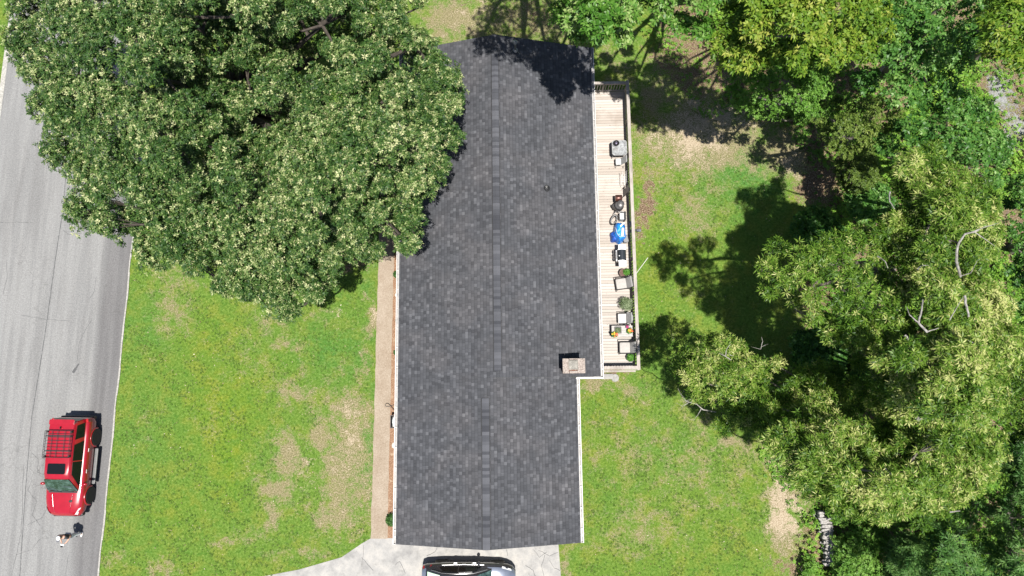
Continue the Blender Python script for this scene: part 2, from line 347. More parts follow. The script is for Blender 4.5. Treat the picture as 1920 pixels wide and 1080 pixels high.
for pts in ([(12, 490), (14, 520), (6, 552)], [(180, 520), (178, 545), (168, 560)], [(172, 600), (160, 620), (148, 645), (144, 680)], [(0, 417), (60, 417)], [(40, 590), (80, 598), (130, 602)], [(45, 870), (40, 1000), (22, 1080)],
            [(60, 900), (52, 920), (70, 940), (60, 965), (75, 985)], [(50, 985), (80, 970), (90, 950)], [(75, 1010), (60, 1030), (30, 1040)], [(118, 432), (130, 440), (165, 436)], [(60, 850), (72, 860), (70, 885), (85, 890)], [(128, 1040), (122, 1080)]):
    ribbon(mb, G(*pts), .016, .011, 1, .02)
ribbon(mb, G((148, 682), (137, 699)), .12, .0115, 1, .004)
# kerb line: pale worn edge of the carriageway
mb.cur = 2
for a, b in zip(yy[:-1], yy[1:]):
    e0, e1 = float(road_edge(a)), float(road_edge(b)); k = .06+.03*abs(math.sin(a*3.1))
    mb.add([(e0-.01, a, .012), (e0+k, a, .03), (e1+k, b, .03), (e1-.01, b, .012)], [(0, 1, 2, 3)])
    l0, l1 = left_edge(a), left_edge(b)
    mb.add([(l0-.22, a, .03), (l0+.03, a, .012), (l1+.03, b, .012), (l1-.22, b, .03)], [(0, 1, 2, 3)])
props(mb.build("road", [asphalt, sealm, linem]), kind='structure')

t = NT("old_concrete"); v = t.obj(); a_ = t.noise(v, 1.3, 6, .65); b_ = t.noise(v, 18, 4, .75); d_ = t.noise(v, 60, 2, .6)
c = t.ramp(a_, [(.30, (.17, .168, .165)), (.5, (.25, .245, .235)), (.7, (.33, .315, .29))])
c = t.mix(t.math('MULTIPLY', t.ss(b_, .5, .72), .35), c, (.60, .59, .58), 'MULTIPLY'); c = t.mix(t.ss(d_, .3, .8), c, (1.12, 1.1, 1.08), 'MULTIPLY')
vo = t.n("ShaderNodeTexVoronoi", feature='DISTANCE_TO_EDGE'); t.set(vo.inputs['Vector'], v); vo.inputs['Scale'].default_value = .9
c = t.mix(t.math('MULTIPLY', t.ss(t.noise(v, 2.2, 6, .8), .52, .70), .55), c, (.16, .155, .145))
t.bsdf(c, .9, spec=.2, normal=t.bump(b_, .3, .01)); concrete = t.m
DR = [(470, 1085), (560, 1068), (640, 1045), (680, 1018), (696, 1009), (742, 1009), (1046, 1009), (1052, 1085), (1060, 1200), (1055, 1330), (130, 1330), (150, 1190), (300, 1150), (400, 1112)]
mb = MB(); mb.add([(*at(x, y, 0)[:2], .012) for x, y in DR], [tuple(range(len(DR)))[::-1]])
for p in ([(681, 1022), (681, 1040), (678, 1060)], [(678, 1045), (690, 1058), (700, 1070)], [(820, 1025), (815, 1035), (800, 1042)], [(950, 1030), (952, 1042)], [(1000, 1030), (1012, 1045), (1025, 1035)], [(740, 1060), (750, 1052), (760, 1075)],
          [(1022, 1040), (1015, 1060), (1020, 1080)], [(985, 1060), (1000, 1070), (1005, 1082)], [(1046, 1035), (1030, 1042), (1010, 1032)], [(1030, 1050), (1040, 1065), (1050, 1070)]):
    ribbon(mb, G(*p), .02, .017, 1, .02)
props(mb.build("driveway", [concrete, sealm]), kind='structure')

t = NT("pebble_walk"); v = t.obj(); a_ = t.noise(v, 1.0, 4, .6); b_ = t.noise(v, 14, 6, .9)
c = t.ramp(b_, [(.38, (.20, .160, .120)), (.5, (.255, .210, .162)), (.62, (.31, .262, .212))]); c = t.mix(t.ss(a_, .35, .65), c, (.86, .83, .80), 'MULTIPLY')
t.bsdf(c, .95, spec=.15, normal=t.bump(b_, .5, .01)); pebble = t.m
mb = MB(); L = []; Rr = []
for y in np.linspace(17, -7.28, 60):
    xl = -7.69-.006*(y)*0-.0; L.append((-7.66-.005*y+random.uniform(-.02, .02)*1.0, y)); Rr.append((-6.84-.006*y+random.uniform(-.02, .02), y))
for i in range(59): mb.add([(*L[i], .014), (*L[i+1], .014), (*Rr[i+1], .014), (*Rr[i], .014)], [(0, 1, 2, 3)])
props(mb.build("path", pebble), kind='structure')
t = NT("bark_mulch"); v = t.obj(); b_ = t.noise(v, 26, 4, .8); a_ = t.noise(v, 3, 3, .6)
c = t.ramp(b_, [(.32, (.08, .040, .024)), (.5, (.20, .115, .070)), (.68, (.36, .25, .17))]); c = t.mix(t.ss(a_, .55, .7), c, (.30, .22, .15))
t.bsdf(c, .95, spec=.1, normal=t.bump(b_, .8, .03)); mulch = t.m
sheet("mulch_bed", [(-6.95, -7.25), (-5.0, -7.25), (-5.2, 17), (-7.1, 17)], .008, mulch)

# ------------------------------------------------------------------ house
HR = .015
t = NT("shingles"); v = t.obj(); xyz = t.sep(v)
row = t.math('FLOOR', t.math('DIVIDE', xyz[0], .143)); rh = t.white(t.comb(row, 3.0, 0))
yy_ = t.math('ADD', t.math('DIVIDE', xyz[1], .15), t.math('MULTIPLY', rh, 7.3)); colm = t.math('FLOOR', yy_)
h1 = t.white(t.comb(row, colm, 1.0)); 
yy2 = t.math('ADD', t.math('DIVIDE', xyz[1], .34), t.math('MULTIPLY', rh, 5.1)); h2 = t.white(t.comb(row, t.math('FLOOR', yy2), 9.0))
hm = t.math('ADD', t.math('MULTIPLY', h1, .80), t.math('MULTIPLY', h2, .20))
c = t.ramp(hm, [(.08, (.031, .032, .036)), (.30, (.0395, .041, .0455)), (.62, (.0465, .048, .0535)), (.80, (.0545, .056, .062)), (.95, (.075, .077, .084))])
fr = t.math('FRACT', t.math('DIVIDE', xyz[0], .143)); 
gran = t.noise(v, 90, 2, .8); c = t.mix(t.ss(gran, .3, .75), c, (1.25, 1.25, 1.25), 'MULTIPLY')
big = t.noise(v, .55, 4, .55); c = t.mix(t.ss(big, .4, .65), c, (1.22, 1.17, 1.13), 'MULTIPLY')
fy = t.math('FRACT', yy_); gap = t.math('MULTIPLY', t.math('LESS_THAN', fy, .12), t.math('GREATER_THAN', t.white(t.comb(row, colm, 4.0)), .45))
butt = t.math('LESS_THAN', fr, .16)  # shadow line along each course's edge, painted into the shingle colour
c = t.mix(t.math('MULTIPLY', t.math('MAXIMUM', gap, butt), .45), c, (.35, .35, .37), 'MULTIPLY')
hgt = t.math('ADD', t.math('MULTIPLY', fr, .5), t.math('MULTIPLY', h1, .5))
t.bsdf(c, .9, spec=.25, normal=t.bump(hgt, .5, .012)); shingle = t.m
t = NT("ridge_shingle"); v = t.obj(); xyz = t.sep(v)
q = t.white(t.comb(t.math('FLOOR', t.math('DIVIDE', xyz[1], .14)), 5.0, 0)); q2 = t.white(t.comb(t.math('FLOOR', t.math('DIVIDE', xyz[1], .9)), 5.0, 3.0))
c = t.ramp(t.math('ADD', t.math('MULTIPLY', q, .6), t.math('MULTIPLY', q2, .4)), [(.15, (.036, .0375, .044)), (.5, (.055, .057, .065)), (.85, (.078, .080, .090))])
t.bsdf(c, .9, spec=.25, normal=t.bump(t.noise(v, 60, 2, .7), .5, .01)); ridgem = t.m
whitep = simple("white_aluminium", (.48, .465, .45), .45, var=.12, sc=20)
gut_in = simple("gutter_grime", (.26, .25, .24), .7, var=.35, sc=6)
fasciam = simple("white_fascia", (.46, .44, .42), .6)
t = NT("brick_wall"); v = t.obj(); s_ = t.sep(v)
br = t.n("ShaderNodeTexBrick"); t.set(br.inputs['Vector'], t.comb(t.math('ADD', s_[0], s_[1]), s_[2])); br.inputs['Scale'].default_value = 1
br.inputs['Brick Width'].default_value = .21; br.inputs['Row Height'].default_value = .07; br.inputs['Mortar Size'].default_value = .006
br.inputs['Color1'].default_value = (.24, .11, .07, 1); br.inputs['Color2'].default_value = (.17, .08, .055, 1); br.inputs['Mortar'].default_value = (.4, .38, .35, 1)
t.bsdf(br.outputs[0], .9); brick = t.m
glassd = NT("window_glass"); glassd.bsdf((.03, .04, .045), .05, spec=.8); glassd = glassd.m

house = thing("house", "long single-storey house under a dark grey shingled gable roof", "house", (0, 0, 0), HR)
XL, XR, XR2 = -5.96, 3.53, 2.40; YT, YS, YB = 16.9, .56, -6.83; ZE = 2.9
XC, XC2 = (XL+XR)/2, (XL+XR2)/2; PIT = .316; ZR = ZE+(XR-XC)*PIT; ZR2 = ZE+(XR2-XC2)*PIT
# walls (main block, overhangs .45)
mb = MB(); o_ = .42
pl = [(XL+o_, YB+o_), (XR2-o_, YB+o_), (XR2-o_, YS+.3), (XR-o_, YS+.3), (XR-o_, YT-o_), (XL+o_, YT-o_)]
mb.prism(pl, 0, ZE+.02)
mb.add([(XL+o_, YT-o_, ZE), (XR-o_, YT-o_, ZE), (XC, YT-o_, ZR-.16)], [(0, 1, 2)])
mb.add([(XL+o_, YB+o_, ZE), (XR2-o_, YB+o_, ZE), (XC2, YB+o_, ZR2-.16)], [(2, 1, 0)])
wall = mb.build("wall", brick, house)
def slab(mb, a, b, c, d, th=.05):
    vs = [Vector(p) for p in (a, b, c, d)]; vs2 = [p-Vector((0, 0, th)) for p in vs]
    mb.add(vs+vs2, [(0, 1, 2, 3), (7, 6, 5, 4), (0, 4, 5, 1), (1, 5, 6, 2), (2, 6, 7, 3), (3, 7, 4, 0)])
mb = MB()
# west slope follows both ridges: one plane, its top steps down at YS
slab(mb, (XL, YB, ZE), (XC2, YB, ZR2), (XC2, YS, ZR2), (XL, YS, ZE))
slab(mb, (XL, YS, ZE), (XC, YS, ZR), (XC, YT, ZR), (XL, YT, ZE))
slab(mb, (XC, YS, ZR), (XR, YS, ZE), (XR, YT, ZE), (XC, YT, ZR))
slab(mb, (XC2, YB, ZR2), (XR2, YB, ZE), (XR2, YS-.004, ZE), (XC2, YS-.004, ZR2))
roof = mb.build("roof", shingle, house)
# ridge caps, fascia, rake boards
mb = MB()
def cap(mb, xc, zr, y0, y1, wd=.16, h=.045, dz=0.0):
    n = int((y1-y0)/.14)
    for k in range(n):
        a = y0+(y1-y0)*k/n; b = a+(y1-y0)/n*1.02; e = .012*(1 if k % 2 else 0)+.004
        z = zr+dz
        mb.add([(xc-wd, a, z-wd*PIT+h+e), (xc, a, z+h+e+.01), (xc+wd, a, z-wd*PIT+h+e), (xc-wd, b, z-wd*PIT+h-.002), (xc, b, z+h+.008), (xc+wd, b, z-wd*PIT+h-.002),
                (xc-wd, a, z-wd*PIT-.01), (xc+wd, a, z-wd*PIT-.01), (xc-wd, b, z-wd*PIT-.01), (xc+wd, b, z-wd*PIT-.01)],
               [(0, 1, 4, 3), (1, 2, 5, 4), (0, 3, 8, 6), (2, 7, 9, 5), (6, 7, 2, 1, 0), (3, 4, 5, 9, 8)])
cap(mb, XC, ZR, .85, YT-1.0); mb.build("ridge_cap", ridgem, roof); mb = MB(); cap(mb, XC2, ZR2, YB+.02, -.35)
mb.build("ridge_cap", ridgem, roof)
mb = MB(); cap(mb, XC, ZR, YS+.02, .83, .15, .012); mb.build('hip_shingle', shingle, roof); mb = MB(); cap(mb, XC, ZR, YT-1.0, YT, .15, .012); mb.build("hip_shingle", shingle, roof)
ventm = simple("ridge_vent_black", (.008, .008, .009), .8)
for (xc, zr, y0, y1) in ((XC, ZR, .86, YT-1.02), (XC2, ZR2, YB+.03, -.36)):
    for s_ in (-1, 1):
        mb = MB(); mb.box((xc+s_*.172, (y0+y1)/2, zr-.172*PIT+.012), (.034 if s_ < 0 else .022, y1-y0, .035)); mb.build("ridge_vent", ventm, roof)
fa = MB()
for (x0, z0, x1, z1, y) in ((XL, ZE, XC, ZR, YT), (XR, ZE, XC, ZR, YT), (XL, ZE, XC2, ZR2, YB), (XR2, ZE, XC2, ZR2, YB)):
    s_ = 1 if y > 0 else -1
    a, b = Vector((x0, y-.03*s_, z0-.055)), Vector((x1, y-.03*s_, z1-.055))
    fa.add([a, b, b-Vector((0, 0, .16)), a-Vector((0, 0, .16)), a-Vector((0, .03*s_, 0)), b-Vector((0, .03*s_, 0)), b-Vector((0, .03*s_, .16)), a-Vector((0, .03*s_, .16))],
           [(0, 1, 2, 3), (7, 6, 5, 4), (0, 4, 5, 1), (3, 2, 6, 7), (0, 3, 7, 4), (1, 5, 6, 2)])
    if x0 > 0: fa.build('fascia', fasciam, roof); fa = MB()
fa.box(((XR+XR2)/2+.03, YS-.055, ZE+.07), (XR-XR2+.14, .07, .16)); fa.box(((XR+XR2)/2, YS-.02, ZE+.10), (XR-XR2, .05, .02))
fa.build("fascia", fasciam, roof)
mb = MB()                                            # small flashed step where the two east slopes meet
mb.add([(XC, YS-.003, ZR-.05), (XR, YS-.003, ZE-.05), (XR2, YS-.003, ZE-.05), (XC2, YS-.003, ZR2-.05)], [(0, 3, 2, 1)])
mb.build("flashing", fasciam, roof)
def gutter(x, y0, y1, side):
    m = MB(); w_, h_, tk = .115, .10, .012; z = ZE-.03; a = x+side*.012; b = a+side*w_; L_ = y1-y0; cy = (y0+y1)/2
    m.cur = 0
    m.box((b, cy, z-h_/2+.005), (tk, L_, h_+.03)); m.box((a, cy, z-h_/2-.02), (tk, L_, h_)); m.box((b-side*.012, cy, z+.012), (.022, L_, .008))
    m.cur = 1; m.box(((a+b)/2, cy, z-h_), (w_, L_-.01, tk)); m.cur = 0
    m.box(((a+b)/2, y0, z-h_/2), (w_+.02, .012, h_+.01)); m.box(((a+b)/2, y1, z-h_/2), (w_+.02, .012, h_+.01))
    y = y0+.6
    while y < y1-.2: m.box(((a+b)/2, y, z+.018), (w_, .022, .006)); y += .92
    m.build("gutter", [whitep, gut_in], roof)
gutter(XL, YB, YT, -1); gutter(XR, YS, YT, 1); gutter(XR2, YB, YS-.08, 1)
for (x, y) in ((XL-.06, YB+.3), (XL-.06, YT-.4), (XR+.06, YS+.35), (XR2+.06, YB+.3)):
    s_ = 1 if x > 0 else -1
    m = MB(); m.tube([(x, y, ZE-.1), (x, y, ZE-.25), (x-s_*.38, y, ZE-.5), (x-s_*.38, y, .2), (x-s_*.2, y, .08)], .04, 8); m.build("downspout", whitep, house, True)
# doors and windows under the eaves
for k, y in enumerate((-4.6, -1.6, 3.6, 9.0, 13.4)):
    m = MB(); m.box((XL+o_-.02, y, 1.5), (.05, 1.4, 1.3)); f_ = m.build("window", whitep, house); m = MB(); m.box((XL+o_-.05, y, 1.5), (.02, 1.25, 1.15)); m.build("pane", glassd, f_)
for k, y in enumerate((3.2, 12.9)):
    m = MB(); m.box((XR-o_+.02, y, 2.0), (.05, 1.3, 1.1)); f_ = m.build("window", whitep, house); m = MB(); m.box((XR-o_+.05, y, 2.0), (.02, 1.15, .95)); m.build("pane", glassd, f_)
m = MB(); m.rbox((XR-o_+.02, 8.2, 1.93), (.06, 1.8, 2.05), .02); d_ = m.build("door", whitep, house); m = MB(); m.box((XR-o_+.06, 8.2, 1.95), (.02, 1.6, 1.85)); m.build("pane", glassd, d_)
m = MB(); m.rbox((XL+o_-.03, 1.2, 1.1), (.06, .95, 2.1), .02); d_ = m.build("door", simple("front_door", (.12, .03, .02), .5), house); m = MB(); m.ell((XL+o_-.09, 1.55, 1.05), (.03, .03, .03)); m.build("handle", whitep, d_)
m = MB(); m.box((-1.8, YB+o_-.03, 1.15), (2.6, .05, 2.2))
for k in range(4): m.box((-1.8, YB+o_-.06, .35+k*.53), (2.5, .02, .48))
m.build("garage_door", whitep, house)
# chimney
t = NT("chimney_stone"); v = t.obj(); b_ = t.noise(v, 24, 3, .7); vo = t.n("ShaderNodeTexVoronoi"); t.set(vo.inputs['Vector'], v); vo.inputs['Scale'].default_value = 14
c = t.ramp(vo.outputs['Distance'], [(.1, (.30, .25, .215)), (.5, (.23, .19, .165)), (.8, (.15, .12, .10))]); c = t.mix(t.ss(b_, .5, .7), c, (.34, .31, .28)); t.bsdf(c, .9, normal=t.bump(b_, .6, .01)); chst = t.m
p1 = at(1055, 672, 4.9); p2 = at(1097.5, 700, 4.9); cx, cy = (p1.x+p2.x)/2, (p1.y+p2.y)/2
lx, ly = cx*math.cos(HR)+cy*math.sin(HR), -cx*math.sin(HR)+cy*math.cos(HR); wx_, wy_ = p2.x-p1.x, p1.y-p2.y
m = MB(); m.box((lx, ly, 3.85), (wx_-.1, wy_-.1, 1.9)); chim = m.build("chimney", brick, house)
m = MB(); m.rbox((lx-.36*wx_, ly, 4.84), (wx_*.28, wy_, .12), .015, top=.01); m.rbox((lx+.33*wx_, ly, 4.84), (wx_*.34, wy_, .12), .015, top=.01)
m.rbox((lx-.02*wx_, ly-.42*wy_, 4.84), (wx_*.36, wy_*.16, .118), .01, top=.01); m.rbox((lx-.02*wx_, ly+.46*wy_, 4.84), (wx_*.36, wy_*.08, .118), .005, top=.004); m.build("chimney_crown", chst, chim)
ssteel = simple("flue_steel", (.22, .22, .215), .45, .6, var=.4, sc=6)
m = MB(); m.rbox((lx-.03, ly+.04, 4.90), (.42, .42, .05), .03); 
for k in range(3): m.rbox((lx-.03, ly+.04, 4.945+.02*k), (.34-.09*k, .34-.09*k, .03), .05)
m.build("chimney_cap", simple("weathered_cap", (.16, .15, .13), .6, .2, var=.5, sc=7), chim)
# vent pipes on the roof
def lz(x): return ZE+(XR-abs(x-XC)-XC)*PIT
blackm = simple("black_rubber", (.012, .012, .013), .55)
def ltos(px, py, z):
    p = at(px, py, z); return p.x*math.cos(HR)+p.y*math.sin(HR), -p.x*math.sin(HR)+p.y*math.cos(HR)
x, y = ltos(1025, 348, 4.1); z = lz(x)
m = MB(); m.lathe((x, y, z-.03), [(.17, -.04), (.17, .03), (.13, .06), (.07, .12)], 20); fl = m.build("vent_flashing", blackm, house, True)
m = MB(); m.lathe((x, y, z), [(.045, 0), (.045, .30), (.036, .30), (.036, .12)], 14); m.build("vent_pipe", ssteel, fl, True)
x, y = ltos(966, 92, 4.2); z = lz(x)
m = MB(); m.tube([(x, y, z-.05), (x, y, z+.75)], .05, 12); m.lathe((x, y, z-.03), [(.14, 0), (.13, .04), (.06, .09)], 14); ms = m.build("vent_stack", ssteel, house, True)
m = MB(); m.lathe((x, y, z+.75), [(.05, -.06), (.11, -.02), (.12, .03), (.06, .09), (.0, .10)], 14); m.build("vent_hood", ssteel, ms, True)
m = MB(); m.tube([(x+.25, y-.2, z-.12), (x+.12, y-.1, z+.05), (x+.02, y-.02, z+.25)], .014, 6); m.tube([(x-.22, y-.12, z+.03), (x, y, z+.28)], .014, 6); m.build("stay", ssteel, ms)
#PART2
# ------------------------------------------------------------------ deck
DZ = .9
t = NT("weathered_planks"); v = t.obj(); s_ = t.sep(v)
bi = t.math('FLOOR', t.math('DIVIDE', s_[1], .146)); bn = t.white(t.comb(bi, 2.0, 0)); gr = t.noise(t.scale(v, (1.5, 22, 22)), 2.2, 4, .7); st = t.noise(v, 1.1, 5, .65)
c = t.ramp(t.math('ADD', t.math('MULTIPLY', bn, .55), t.math('MULTIPLY', gr, .5)), [(.2, (.28, .245, .212)), (.45, (.335, .295, .258)), (.65, (.365, .325, .288)), (.85, (.40, .365, .33))])
c = t.mix(t.math('MULTIPLY', t.ss(st, .52, .68), .5), c, (.70, .66, .62), 'MULTIPLY')
gl = t.ss(s_[1], 9.5, 2.5); c = t.mix(t.math('MULTIPLY', gl, .5), c, (1.0, 1.06, 1.12), 'MULTIPLY')
kn = t.ss(t.noise(v, 9, 2, .4), .68, .76); c = t.mix(t.math('MULTIPLY', kn, .6), c, (.16, .11, .08))
t.bsdf(c, .85, spec=.2, normal=t.bump(gr, .3, .006)); plank = t.m
t = NT("grey_rail_timber"); v = t.obj(); gr = t.noise(t.scale(v, (10, 1.2, 10)), 3, 4, .7); st = t.noise(v, .8, 4, .6)
c = t.ramp(gr, [(.3, (.22, .19, .165)), (.6, (.33, .30, .27)), (.8, (.42, .39, .365))]); c = t.mix(t.math('MULTIPLY', t.ss(st, .5, .65), .5), c, (.6, .58, .56), 'MULTIPLY')
t.bsdf(c, .85, spec=.2, normal=t.bump(gr, .3, .006)); railm = t.m
darkwood = simple("stained_timber", (.10, .07, .055), .8, var=.4)
deck = thing("deck", "long raised timber deck with slatted railing along the back of the house", "deck", (0, 0, 0), HR)
DX0, DX1, DY0, DY1 = 3.12, 5.42, 1.02, 15.50
m = MB(); y = DY0
while y < DY1-.14:
    m.box(((DX0+DX1)/2, y+.073, DZ-.0175+random.uniform(-.002, .002)), (DX1-DX0+random.uniform(-.01, .01), .134, .035)); y += .146
m.build("floor_boards", plank, deck)
m = MB(); m.box(((DX0+DX1)/2, DY0+.02, DZ-.14), (DX1-DX0, .04, .2)); m.box((DX1-.02, (DY0+DY1)/2, DZ-.14), (.04, DY1-DY0-.1, .2)); m.box(((DX0+DX1)/2, DY1-.03, DZ-.14), (DX1-DX0, .04, .2))
y = DY0+.4
while y < DY1-.3: m.box(((DX0+DX1)/2, y, DZ-.14), (DX1-DX0-.1, .04, .2)); y += .45
m.build("joist_frame", darkwood, deck)
for y in np.linspace(DY0+.06, DY1-.09, 9):
    m = MB(); m.box((DX1+.03, y, (DZ+.90)/2), (.09, .09, DZ+.90)); m.build("post", railm, deck)
for x in (DX0+.05, DX0+1.15):
    for y in (DY0+.0, DY1-.02): m = MB(); m.box((x, y, (DZ+.9)/2), (.09, .085, DZ+.9)); m.build("post", railm, deck)
RT = DZ+.93
m = MB(); m.box((DX1+.05, (DY0+DY1)/2, RT), (.155, DY1-DY0+.28, .035)); m.box(((DX0+DX1)/2-.02, DY0-.02, RT+.003), (DX1-DX0+.02, .15, .035)); m.box(((DX0+DX1)/2-.02, DY1+.02, RT+.003), (DX1-DX0+.02, .13, .035)); m.build("handrail", railm, deck)
m = MB(); m.box(((DX0+DX1)/2+.02, DY0-.13, RT-.11), (DX1-DX0+.05, .035, .16)); m.box(((DX0+DX1)/2-.02, DY0-.19, RT-.22), (DX1-DX0-.1, .07, .035)); m.build("skirt_board", railm, deck)
m = MB(); m.box((DX1+.01, (DY0+DY1)/2, RT-.10), (.035, DY1-DY0, .085)); m.box((DX1+.01, (DY0+DY1)/2, DZ+.08), (.035, DY1-DY0, .085)); m.box(((DX0+DX1)/2, DY1-.01, RT-.1), (DX1-DX0, .035, .085)); m.box(((DX0+DX1)/2, DY1-.01, DZ+.08), (DX1-DX0, .035, .085)); m.box(((DX0+DX1)/2, DY0+.0, RT-.1), (DX1-DX0, .03, .085)); m.build("rail_bar", railm, deck)
ys_ = np.arange(DY0+.14, DY1-.08, .145)
for k, y in enumerate(ys_):
    m = MB(); m.box((DX1+.048, y, DZ+.42), (.036, .038, .86)); m.build("baluster", railm, deck)
for x in np.arange(DX0+.14, DX1-.05, .145):
    m = MB(); m.box((x, DY1+.026, DZ+.42), (.038, .036, .86)); m.build("end_baluster", railm, deck)
    m = MB(); m.box((x, DY0-.032, DZ+.42), (.038, .034, .86)); m.build("end_baluster", railm, deck)


def dpos(px, py, h=0.0):
    p = at(px, py, DZ+h); return (p.x, p.y, DZ)
darkmetal = simple("dark_metal", (.016, .015, .016), .45, .3, var=.4)
charcoal = simple("charcoal_enamel", (.03, .029, .03), .4, .2, var=.3, sc=14)
sling = simple("grey_sling", (.24, .24, .235), .8, var=.1)
cushion = simple("beige_cushion", (.31, .295, .275), .95, var=.12, sc=5)
cushion2 = simple("back_cushion", (.22, .215, .205), .95, var=.16, sc=5)
silver = simple("brushed_steel", (.50, .50, .50), .3, .7, var=.15, sc=20)
palew = simple("pale_plastic", (.62, .61, .59), .5, var=.06)
soil = simple("potting_soil", (.10, .055, .045), .95, var=.5, sc=30)
terra = simple("brown_pot", (.085, .050, .038), .6)
M_plant = leafmat("potted_leaf", [(0, (.03, .09, .012)), (.5, (.07, .19, .025)), (1, (.13, .28, .05))], .25)
M_sage = leafmat("sage_leaf", [(0, (.05, .08, .03)), (.5, (.14, .19, .09)), (1, (.30, .34, .22))], .25)

def rosettes(cs, ax, L, W, K, droop=.25, spread=(55, 85), jit=.25):
    """K leaves round each axis: returns (n*K,4,3) quads"""
    n = len(cs); ax = ax/np.linalg.norm(ax, axis=1, keepdims=True)
    ref = np.where(np.abs(ax[:, 2:3]) < .9, np.array([[0, 0, 1.]]), np.array([[1., 0, 0]]))
    u = np.cross(ax, ref); u /= np.linalg.norm(u, axis=1, keepdims=True); v_ = np.cross(ax, u)
    ph = (rng.random((n, 1))+np.arange(K)[None]/K)*2*np.pi+rng.normal(0, .25, (n, K))
    el = np.radians(rng.uniform(*spread, (n, K)))
    d = ax[:, None]*np.cos(el)[..., None]+(u[:, None]*np.cos(ph)[..., None]+v_[:, None]*np.sin(ph)[..., None])*np.sin(el)[..., None]
    l = L*rng.uniform(1-jit, 1+jit, (n, K))[..., None]; w_ = W*rng.uniform(.8, 1.2, (n, K))[..., None]
    s = np.cross(ax[:, None], d); s /= np.linalg.norm(s, axis=2, keepdims=True)+1e-9
    tw = rng.normal(0, .5, (n, K, 1)); nrm = np.cross(d, s); s = s*np.cos(tw)+nrm*np.sin(tw)
    b = cs[:, None]+d*l*.08
    tip = cs[:, None]+d*l-np.array([0, 0, 1.])*l*droop; mid = cs[:, None]+d*l*.5
    return np.stack([b+0*tip, mid+s*w_/2, tip, mid-s*w_/2], 2).reshape(-1, 4, 3)

def leafball(name, c, r, n, L, W, K, mat, parent, flat=.7, **kw):
    d = rng.normal(size=(n, 3)); d[:, 2] = np.abs(d[:, 2])-.15; d /= np.linalg.norm(d, axis=1, keepdims=True)
    rad = r*rng.uniform(.45, 1, (n, 1)); P = np.array(c)+d*rad*np.array([1, 1, flat]); V = rosettes(P, d+[0, 0, .5], L, W, K, **kw)
    return quads(name, V, mat, parent, np.repeat(np.clip(rng.normal(.5, .25, n), 0, 1), K))

def legs(t, pts, r, h, mat, top=None):
    for (x, y) in pts:
        m = MB(); m.tube([(x*1.08, y*1.08, 0), (x, y, h)], r, 6); m.build("leg", mat, t)

# glass-topped table
t = thing("patio_table", "square glass patio table with a round black pot on it", "table", dpos(1161.5, 277, .70), HR)
glassm = NT("patio_glass"); b = glassm.bsdf((.52, .53, .53), .22, spec=.6); glassm = glassm.m
gn = NT("cloudy_glass"); vv = gn.obj(); nn = gn.noise(vv, 4.5, 5, .7, 1.2); gn.bsdf(gn.ramp(nn, [(.3, (.09, .09, .09)), (.48, (.20, .205, .205)), (.62, (.34, .35, .35)), (.75, (.18, .19, .19))]), .2, spec=.6); cloudy = gn.m
m = MB(); m.rbox((0, 0, .70), (.74, .78, .012), .09, top=.004); m.build("tabletop", cloudy, t)
m = MB(); P = [(-.28, -.39), (.28, -.39), (.37, -.30), (.37, .30), (.28, .39), (-.28, .39), (-.37, .30), (-.37, -.30), (-.28, -.39)]
m.tube([(x, y, .695) for x, y in P], .014, 6); m.build("table_rim", sling, t); legs(t, ((-.3, -.32), (.3, -.32), (.3, .32), (-.3, .32)), .016, .69, sling)
t = thing("fire_bowl", "round black bowl burner on the corner of the glass table", "bowl", (*at(1155.5, 268.5, DZ+.8)[:2], DZ+.707), HR)
m = MB(); m.lathe((0, 0, 0), [(.07, 0), (.125, .05), (.155, .13), (.15, .15), (.135, .15), (.09, .10), (.07, .09)], 20); m.build("bowl", darkmetal, t, True)
m = MB(); m.lathe((0, 0, .09), [(.06, 0), (.055, .03), (.02, .04)], 12); m.build("burner", simple("violet_grey_iron", (.07, .06, .10), .4, .3), t, True)
t = thing("serving_tray", "grey rectangular tray lying on the glass table below the black bowl", "tray", (*at(1154, 279.5, DZ+.72)[:2], DZ+.708), HR)
m = MB(); m.rbox((0, 0, .012), (.26, .13, .02), .02); m.build("tray", simple("tray_grey", (.16, .16, .155), .5, var=.4), t)

def sling_chair(px, py, label, w_=.5, d_=.45, seatm=palew, backm=sling, rz=0.0, name="patio_chair", arm=True, h=.42):
    """faces -x (towards the house), back on the rail side"""
    t = thing(name, label, "chair", dpos(px, py, h), HR+rz)
    m = MB(); m.rbox((-.08, 0, h), (d_, w_-.06, .035), .05); m.build("seat", seatm, t)
    m = MB(); m.rbox((0, 0, 0), (.05, w_-.04, .46), .02); o = m.build("backrest", backm, t); o.location = (d_/2-.02, 0, h+.28); o.rotation_euler = (0, R(24), 0)
    legs(t, ((-d_/2-.04, -w_/2), (-d_/2-.04, w_/2), (d_/2, -w_/2), (d_/2, w_/2)), .014, h, sling)
    if arm:
        for s_ in (-1, 1): m = MB(); m.tube([(-d_/2-.04, s_*w_/2, h), (-d_/2-.04, s_*w_/2, h+.2), (d_/2+.06, s_*w_/2, h+.22)], .014, 6); m.build("armrest", darkmetal, t)
    return t
sling_chair(1163.5, 303, "small chair with pale seat and grey back beside the glass table", .40, .34, simple("pale_seat", (.33, .34, .335), .6), sling, arm=False)
